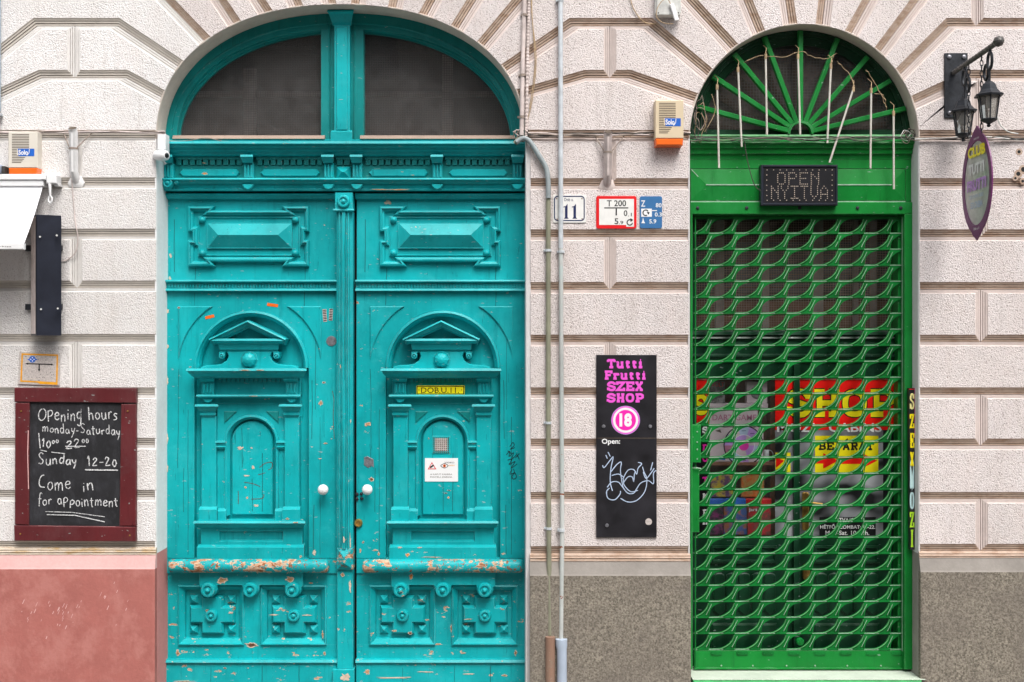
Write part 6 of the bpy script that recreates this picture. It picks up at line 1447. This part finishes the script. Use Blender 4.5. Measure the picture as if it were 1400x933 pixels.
def lantern(p, zc_, label, bulb):
    t = bpy.data.objects.new('wall_lantern', None); COL.objects.link(t); t.location = (XB, -p, zc_-.21); WL[t] = t.location.copy()
    tag(t, label, 'lantern', 'small black lanterns on the wrought iron bracket'); c_ = Vector((XB, -p, zc_)); s_ = .93
    P('roof', 'iron', t, lambda b: b.lathez(c_, [(.088*s_, -.088), (.090*s_, -.080), (.070*s_, -.070), (.052*s_, -.050), (.040*s_, -.020), (.022*s_, -.004), (.010, .0), (.006, .012)], 6, sm=False, rot=.3), 0)
    P('glass', 'lamp_glass', t, lambda b: b.lathez(c_, [(.064*s_, -.089), (.043*s_, -.218)], 6, sm=False, cap=False, rot=.3), 0)
    for i in range(6):
        a = .3+i*math.pi/3; e = Vector((math.cos(a), math.sin(a), 0))
        P('corner_bar', 'iron', t, lambda b: b.tube([c_+e*.066*s_+Vector((0, 0, -.086)), c_+e*.045*s_+Vector((0, 0, -.220))], .0042, 5), 0)
    P('base', 'iron', t, lambda b: b.lathez(c_, [(.006, -.262), (.012, -.254), (.008, -.246), (.020, -.238), (.046*s_, -.226), (.050*s_, -.219), (.047*s_, -.215)], 12), 0)
    P('bulb', 'whitetxt', t, lambda b: b.lathez(c_, [(.010, -.09), (.013, -.10), (.027, -.125), (.030, -.142), (.022, -.160), (.004, -.168)] if bulb else [(.014, -.09), (.014, -.13), (.012, -.15), (.003, -.155)], 12), 0)
lantern(.535, zz(111, .535), 'nearer black lantern with clear glass at the arm end', False)
lantern(.17, zz(134, .17), 'farther black lantern with a round bulb close to the wall', True)
os_ = bpy.data.objects.new('hanging_oval_sign', None); COL.objects.link(os_); os_.location = (XB, -.37, zz(326, .37)); WL[os_] = os_.location.copy()
tag(os_, 'hanging oval smoked plastic club sign with purple rim', 'sign')
for p, z1 in ((.252, zz(189, .252)), (.436, zz(184, .436))): P('chain', 'iron', os_, lambda b: chain(b, XB, p, zt(p), z1), 0)
PS = .372; ZT, ZB = zz(174, PS), zz(327, PS); HW = .213; HH = (ZT-ZB)/2-.03; ZM = (ZT+ZB)/2
def sp(u, v, off=0.):   # u -1..1 wall->street, v up -1..1 ; faces -x
    return (XB-.004-off, -PS-HW*u, ZM+HH*v)
def ov(n, s_=1.):
    pts = []
    for i in range(n):
        a = 2*math.pi*i/n; u, v = math.cos(a)*s_, math.sin(a)*(s_ if s_ == 1 else s_*.985); pts.append((u, v))
    return pts
def rim(b):
    n = 56; o = ov(n); i_ = ov(n, .84); O_, I_, O2, I2 = [], [], [], []
    for k in range(n):
        u, v = o[k]; a = 2*math.pi*k/n; ex = 1.0
        c1 = abs(math.sin(a)); 
        if c1 > .93: ex = 1+.13*((c1-.93)/.07)**2*(1 if k % 2 == 0 else .72)
        O_.append(b.raw(sp(u, v*ex))); I_.append(b.raw(sp(i_[k][0], i_[k][1]))); O2.append(b.raw(sp(u, v*ex, -.008))); I2.append(b.raw(sp(i_[k][0], i_[k][1], -.008)))
    for k in range(n):
        j = (k+1) % n; b.face((O_[k], O_[j], I_[j], I_[k])); b.face((O2[k], O2[j], I2[j], I2[k])); b.face((O_[k], O_[j], O2[j], O2[k])); b.face((I_[k], I_[j], I2[j], I2[k]))
P('purple_rim', 'purple', os_, rim, 0)
P('smoked_panel', 'acrylic', os_, lambda b: b.face([b.raw(sp(u, v, -.004)) for u, v in ov(48, .84)]), 0)
for txt, m_, u0, u1, v0, v1, bold in (('CLUB', 'yellow', -.56, .60, .52, .74, .05), ('TUTTI', 'whitetxt', -.52, .52, .18, .40, .05), ('FRUTTI', 'lilac', -.62, .64, -.14, .08, .05), ('SZEX SHOP & VIDEO', 'ltblue', -.46, .48, -.29, -.22, .01), ('SEX CINEMA', 'ltblue', -.38, .42, -.49, -.36, .02), ('DOB UTCA', 'whitetxt', -.16, .2, .86, .895, .01), ('Dob u.11', 'whitetxt', -.16, .2, -.92, -.87, .01)):
    b = B(0, f=lambda a_, c_, d: sp(a_, -c_, .0016)); b.mat(m_); b.text(txt, u0, -v1, u1, -v0, 0, bold); b.build('lettering', m_, os_)

b = B(0); b.mat('whitedirty'); b.tube([Vector(b.map(p[0], p[1], -.02)) for p in smooth_pts([(1361, 160), (1366, 172), (1376, 181), (1390, 184)], 6)], .004, 6)
b.build('lamp_cable', 'whitedirty', label='short white cable curling from the wall below the lantern', cat='cable')
# broken plaster hole right of the oval sign
for cx, cy, rr in ((1393, 208, 3.4), (1392, 238, 4.4), (1399, 232, 5), (1388, 244, 2.5), (1398, 248, 3)): 
    b = B(0); b.mat('grime_shade'); b.lathe(cx, cy, [(rr+1.5, -.0022), (rr, -.0030), (rr*.7, -.0026)], 9, cap=False); b.mat('black'); b.lathe(cx, cy, [(rr*.72, -.0026), (rr*.1, -.0020)], 9); b.build('plaster_hole', 'grime_shade', fac)

# ------------------------------------------------------------------ bare patches, scratches and scuffs on the old paint
pr_ = random.Random(77)
M['bare_wood'] = plain('bare_weathered_wood', (.46, .25, .12, 1), .8, 0, .5, 60, .4, 90)
M['bare_primer'] = plain('exposed_pale_primer', (.66, .52, .40, 1), .8, 0, .3, 50, .3, 90)
M['bare_orange'] = plain('exposed_orange_wood', (.70, .26, .05, 1), .8, 0, .4, 60, .3, 90)
M['crack_line'] = plain('dark_paint_crack', (.01, .07, .07, 1), .9)
M['dark_chip'] = plain('dark_chipped_wood', (.14, .06, .03, 1), .9, 0, .5, 60)
def blob(b, px, py, w_, h, d, m, jag=.62, n=17):
    rim_, core = ('bare_primer', m)
    pts = []
    for i in range(n):
        a = 2*math.pi*i/n; r_ = 1-pr_.uniform(0, jag)
        pts.append((px+w_/2*r_*math.cos(a), py+h/2*r_*math.sin(a)))
    b.mat(rim_); b.relief(pts, [(0, d), (0, d-.0007)])
    b.mat(core); b.relief([(px+(p[0]-px)*.72+pr_.uniform(-.3, .3), py+(p[1]-py)*.66+pr_.uniform(-.2, .2)) for p in pts], [(0, d-.0009)])
def patches(parent, lst, name='bare_patch'):
    for px, py, w_, h, d, m in lst:
        b = B(YD); blob(b, px, py, w_, h, d, m); b.build(name, m, parent)
patches(dfr, [(283, 239, 11, 5, .1935, 'bare_orange'), (524, 261.6, 34, 2.0, .1735, 'bare_orange'), (548, 261.8, 42, 1.6, .1735, 'bare_orange'), (282, 225, 8, 1.6, .193, 'bare_orange')])
patches(lfL, [(246, 421, 5, 4, .2135, 'dark_chip'), (262, 502, 4, 3, .206, 'dark_chip'), (443, 523, 6, 4, .2215, 'dark_chip'), (439, 551, 8, 9, .2215, 'bare_wood'), (438, 627, 7, 2.6, .2215, 'bare_primer'),
  (446, 606, 8, 2.4, .2215, 'bare_orange'), (454, 600, 3, 1.8, .2215, 'bare_primer'), (430, 755, 7, 10, .2215, 'bare_primer'), (345, 640, 5, 6, .2428, 'bare_primer'), (336, 651, 10, 2.4, .2428, 'bare_primer'), (335, 667, 5, 3.5, .2428, 'bare_orange'), (337, 681, 4, 4, .2428, 'bare_orange'),
  (349, 692, 8, 5, .2428, 'bare_primer'), (327, 613, 11, 7, .2428, 'bare_primer'), (343, 613, 4, 3, .2428, 'bare_primer'), (341, 505.5, 18, 1.8, .1335, 'bare_wood'), (362, 505.6, 14, 1.6, .1335, 'bare_wood'), (349, 541, 14, 1.6, .1805, 'bare_wood'),
  (395, 708, 7, 4, .1935, 'bare_wood'), (408, 711.8, 10, 2, .1695, 'bare_wood'), (396, 744.5, 9, 2, .211, 'bare_wood'), (413, 759, 5, 5, .1955, 'bare_wood'), (306, 792, 20, 12, .2025, 'bare_wood'), (398, 791, 15, 11, .2025, 'bare_wood'), (344, 882, 26, 10, .2315, 'dark_chip'),
  (444, 894, 5, 8, .2315, 'bare_wood'), (243, 893, 9, 10, .2315, 'bare_wood'), (425, 797.5, 9, 2.6, .2315, 'bare_orange'), (374, 841, 16, 2.4, .2335, 'bare_primer'), (420, 841.5, 16, 2.6, .2335, 'bare_primer'), (315, 838, 10, 4, .2335, 'bare_primer'), (441, 868, 3, 15, .2315, 'bare_wood'),
  (233, 350, 5, 8, .2345, 'bare_primer'), (232, 381, 4, 9, .2345, 'bare_primer'), (229.5, 425, 6, 8, .2215, 'bare_primer'), (230, 474, 4, 9, .2215, 'bare_primer'), (229, 520, 5, 20, .2215, 'bare_primer'), (229.5, 600, 4, 16, .2215, 'bare_primer'), (229, 640, 4, 18, .2215, 'bare_primer'), (309, 912, 6, 3, .2105, 'dark_chip'), (252, 930, 40, 2.6, .2105, 'bare_wood')])
patches(lfR, [(530, 277, 13, 7, .2345, 'bare_primer'), (702 - 200 + 1, 580, 12, 7, .2215, 'bare_wood'), (508, 655, 9, 10, .2215, 'dark_chip'), (493, 752, 5, 8, .2215, 'bare_wood'), (513, 752, 10, 3, .2215, 'bare_wood'), (518, 757, 4, 7, .2215, 'bare_wood'), (497, 741, 4, 4, .2215, 'dark_chip'),
  (558, 757, 8, 8, .1955, 'bare_orange'), (548, 747, 10, 3, .1955, 'bare_primer'), (575, 747, 8, 2.4, .1955, 'bare_primer'), (592, 760, 34, 2, .1955, 'bare_wood'), (563, 787, 7, 10, .2025, 'bare_orange'), (539, 863, 8, 4, .2335, 'bare_wood'), (561, 866, 8, 5, .2335, 'dark_chip'), (584, 848, 8, 3, .2335, 'bare_wood'), (641, 847, 16, 2.2, .2335, 'bare_wood'),
  (617, 859, 4, 14, .2315, 'bare_wood'), (599, 881, 14, 4, .2315, 'bare_wood'), (705, 893, 5, 12, .2315, 'bare_wood'), (633, 893, 12, 3, .2315, 'bare_wood'), (582, 917, 26, 2.4, .2105, 'bare_primer'), (640, 920, 20, 2.4, .2105, 'bare_primer'), (540, 925, 60, 3, .2105, 'bare_primer'), (503, 917, 12, 9, .2105, 'bare_wood'), (690, 922, 10, 5, .2105, 'bare_wood'),
  (613, 681, 4, 4, .2428, 'bare_orange'), (609, 675, 5, 2, .2428, 'dark_chip'), (614, 671, 7, 2, .2428, 'dark_chip'), (586, 600, 3, 3, .2428, 'dark_chip'), (652, 627, 3, 12, .2315, 'dark_chip')])
patches(post, [(473, 735, 4, 12, .170, 'bare_primer'), (466, 690, 2.4, 14, .1905, 'dark_chip'), (480, 740, 4, 34, .1915, 'bare_primer'), (480, 800, 4, 26, .195, 'bare_primer'), (470, 784, 6, 7, .195, 'bare_wood'), (474, 922, 18, 14, .185, 'bare_primer'), (468, 500, 2, 8, .171, 'bare_wood'), (481, 575, 2, 8, .1915, 'bare_primer')])
b = B(YD); b.mat('dark_chip')
for i, g in enumerate(([(461, 402), (460, 460)], [(455, 535), (457, 548), (456, 570), (457.5, 600)], [(479, 440), (478, 470), (481, 500)], [(267, 410), (267, 399)], [(417, 404), (417, 415)], [(371, 405), (384, 408)])[1:2]): b.ribbon([tuple(p) for p in smooth_pts(g, 3)], .7, .2212-.0001*i)
for i, g in enumerate(([(354, 640), (362, 634), (371, 633), (371, 640), (366, 643)], [(352, 650), (362, 647)], [(333, 660), (345, 662), (355, 666)], [(325, 672), (325, 690)], [(343, 683), (358, 682), (360, 676)])): b.ribbon([tuple(p) for p in smooth_pts(g, 3)], .8, .2425-.0001*i)
b.build('scratch', 'dark_chip', lfL)
b = B(0); b.mat('pink_light')
for i in range(42):
    cx, cy = pr_.choice(((90, 835), (90, 835), (48, 840), (155, 822)))
    x, y = cx+pr_.gauss(0, 9), cy+pr_.gauss(0, 11); l_ = pr_.uniform(1.5, 6)
    b.ribbon([(x, y), (x+l_*.45, y-l_)], pr_.uniform(.4, 1.1), -.0375-.00001*i)
b.build('chalky_scuffs', 'pink_light', fac, kind='stuff')
# hairline cracks where the boards of the leaves meet
ck = random.Random(9)
def cracks(parent, lst, d):
    for x, y0, y1 in lst:
        n = max(4, int((y1-y0)/7)); pts = []; xx = x
        for i in range(n+1):
            xx += ck.uniform(-.28, .28); pts.append((xx, y0+(y1-y0)*i/n))
        b = B(YD); b.ribbon(pts, ck.uniform(.35, .75), d); b.build('paint_crack', 'crack_line', parent)
for lf_, dx_, xs_ in ((lfL, 0, (229, 460)), (lfR, 261.3, (489, 718))):
    cracks(lf_, [(267+dx_, 366, 383), (417+dx_, 366, 383), (238+dx_, 300, 372)], .2342)
    cracks(lf_, [(267+dx_, 400, 418), (417+dx_, 400, 420), (245+dx_, 505, 640), (258+dx_, 560, 758), (432+dx_, 450, 560), (438+dx_, 570, 758), (252+dx_, 640, 700), (427+dx_, 520, 600), (430+dx_, 690, 757)], .2214)
    cracks(lf_, [(330+dx_, 585, 640), (358+dx_, 620, 700), (344+dx_, 655, 700)], .2423)
    cracks(lf_, [(290+dx_, 911, 933), (360+dx_, 909, 933), (410+dx_, 909, 933)], .2102)
cracks(post, [(475, 300, 520), (470, 540, 740)], .1704)
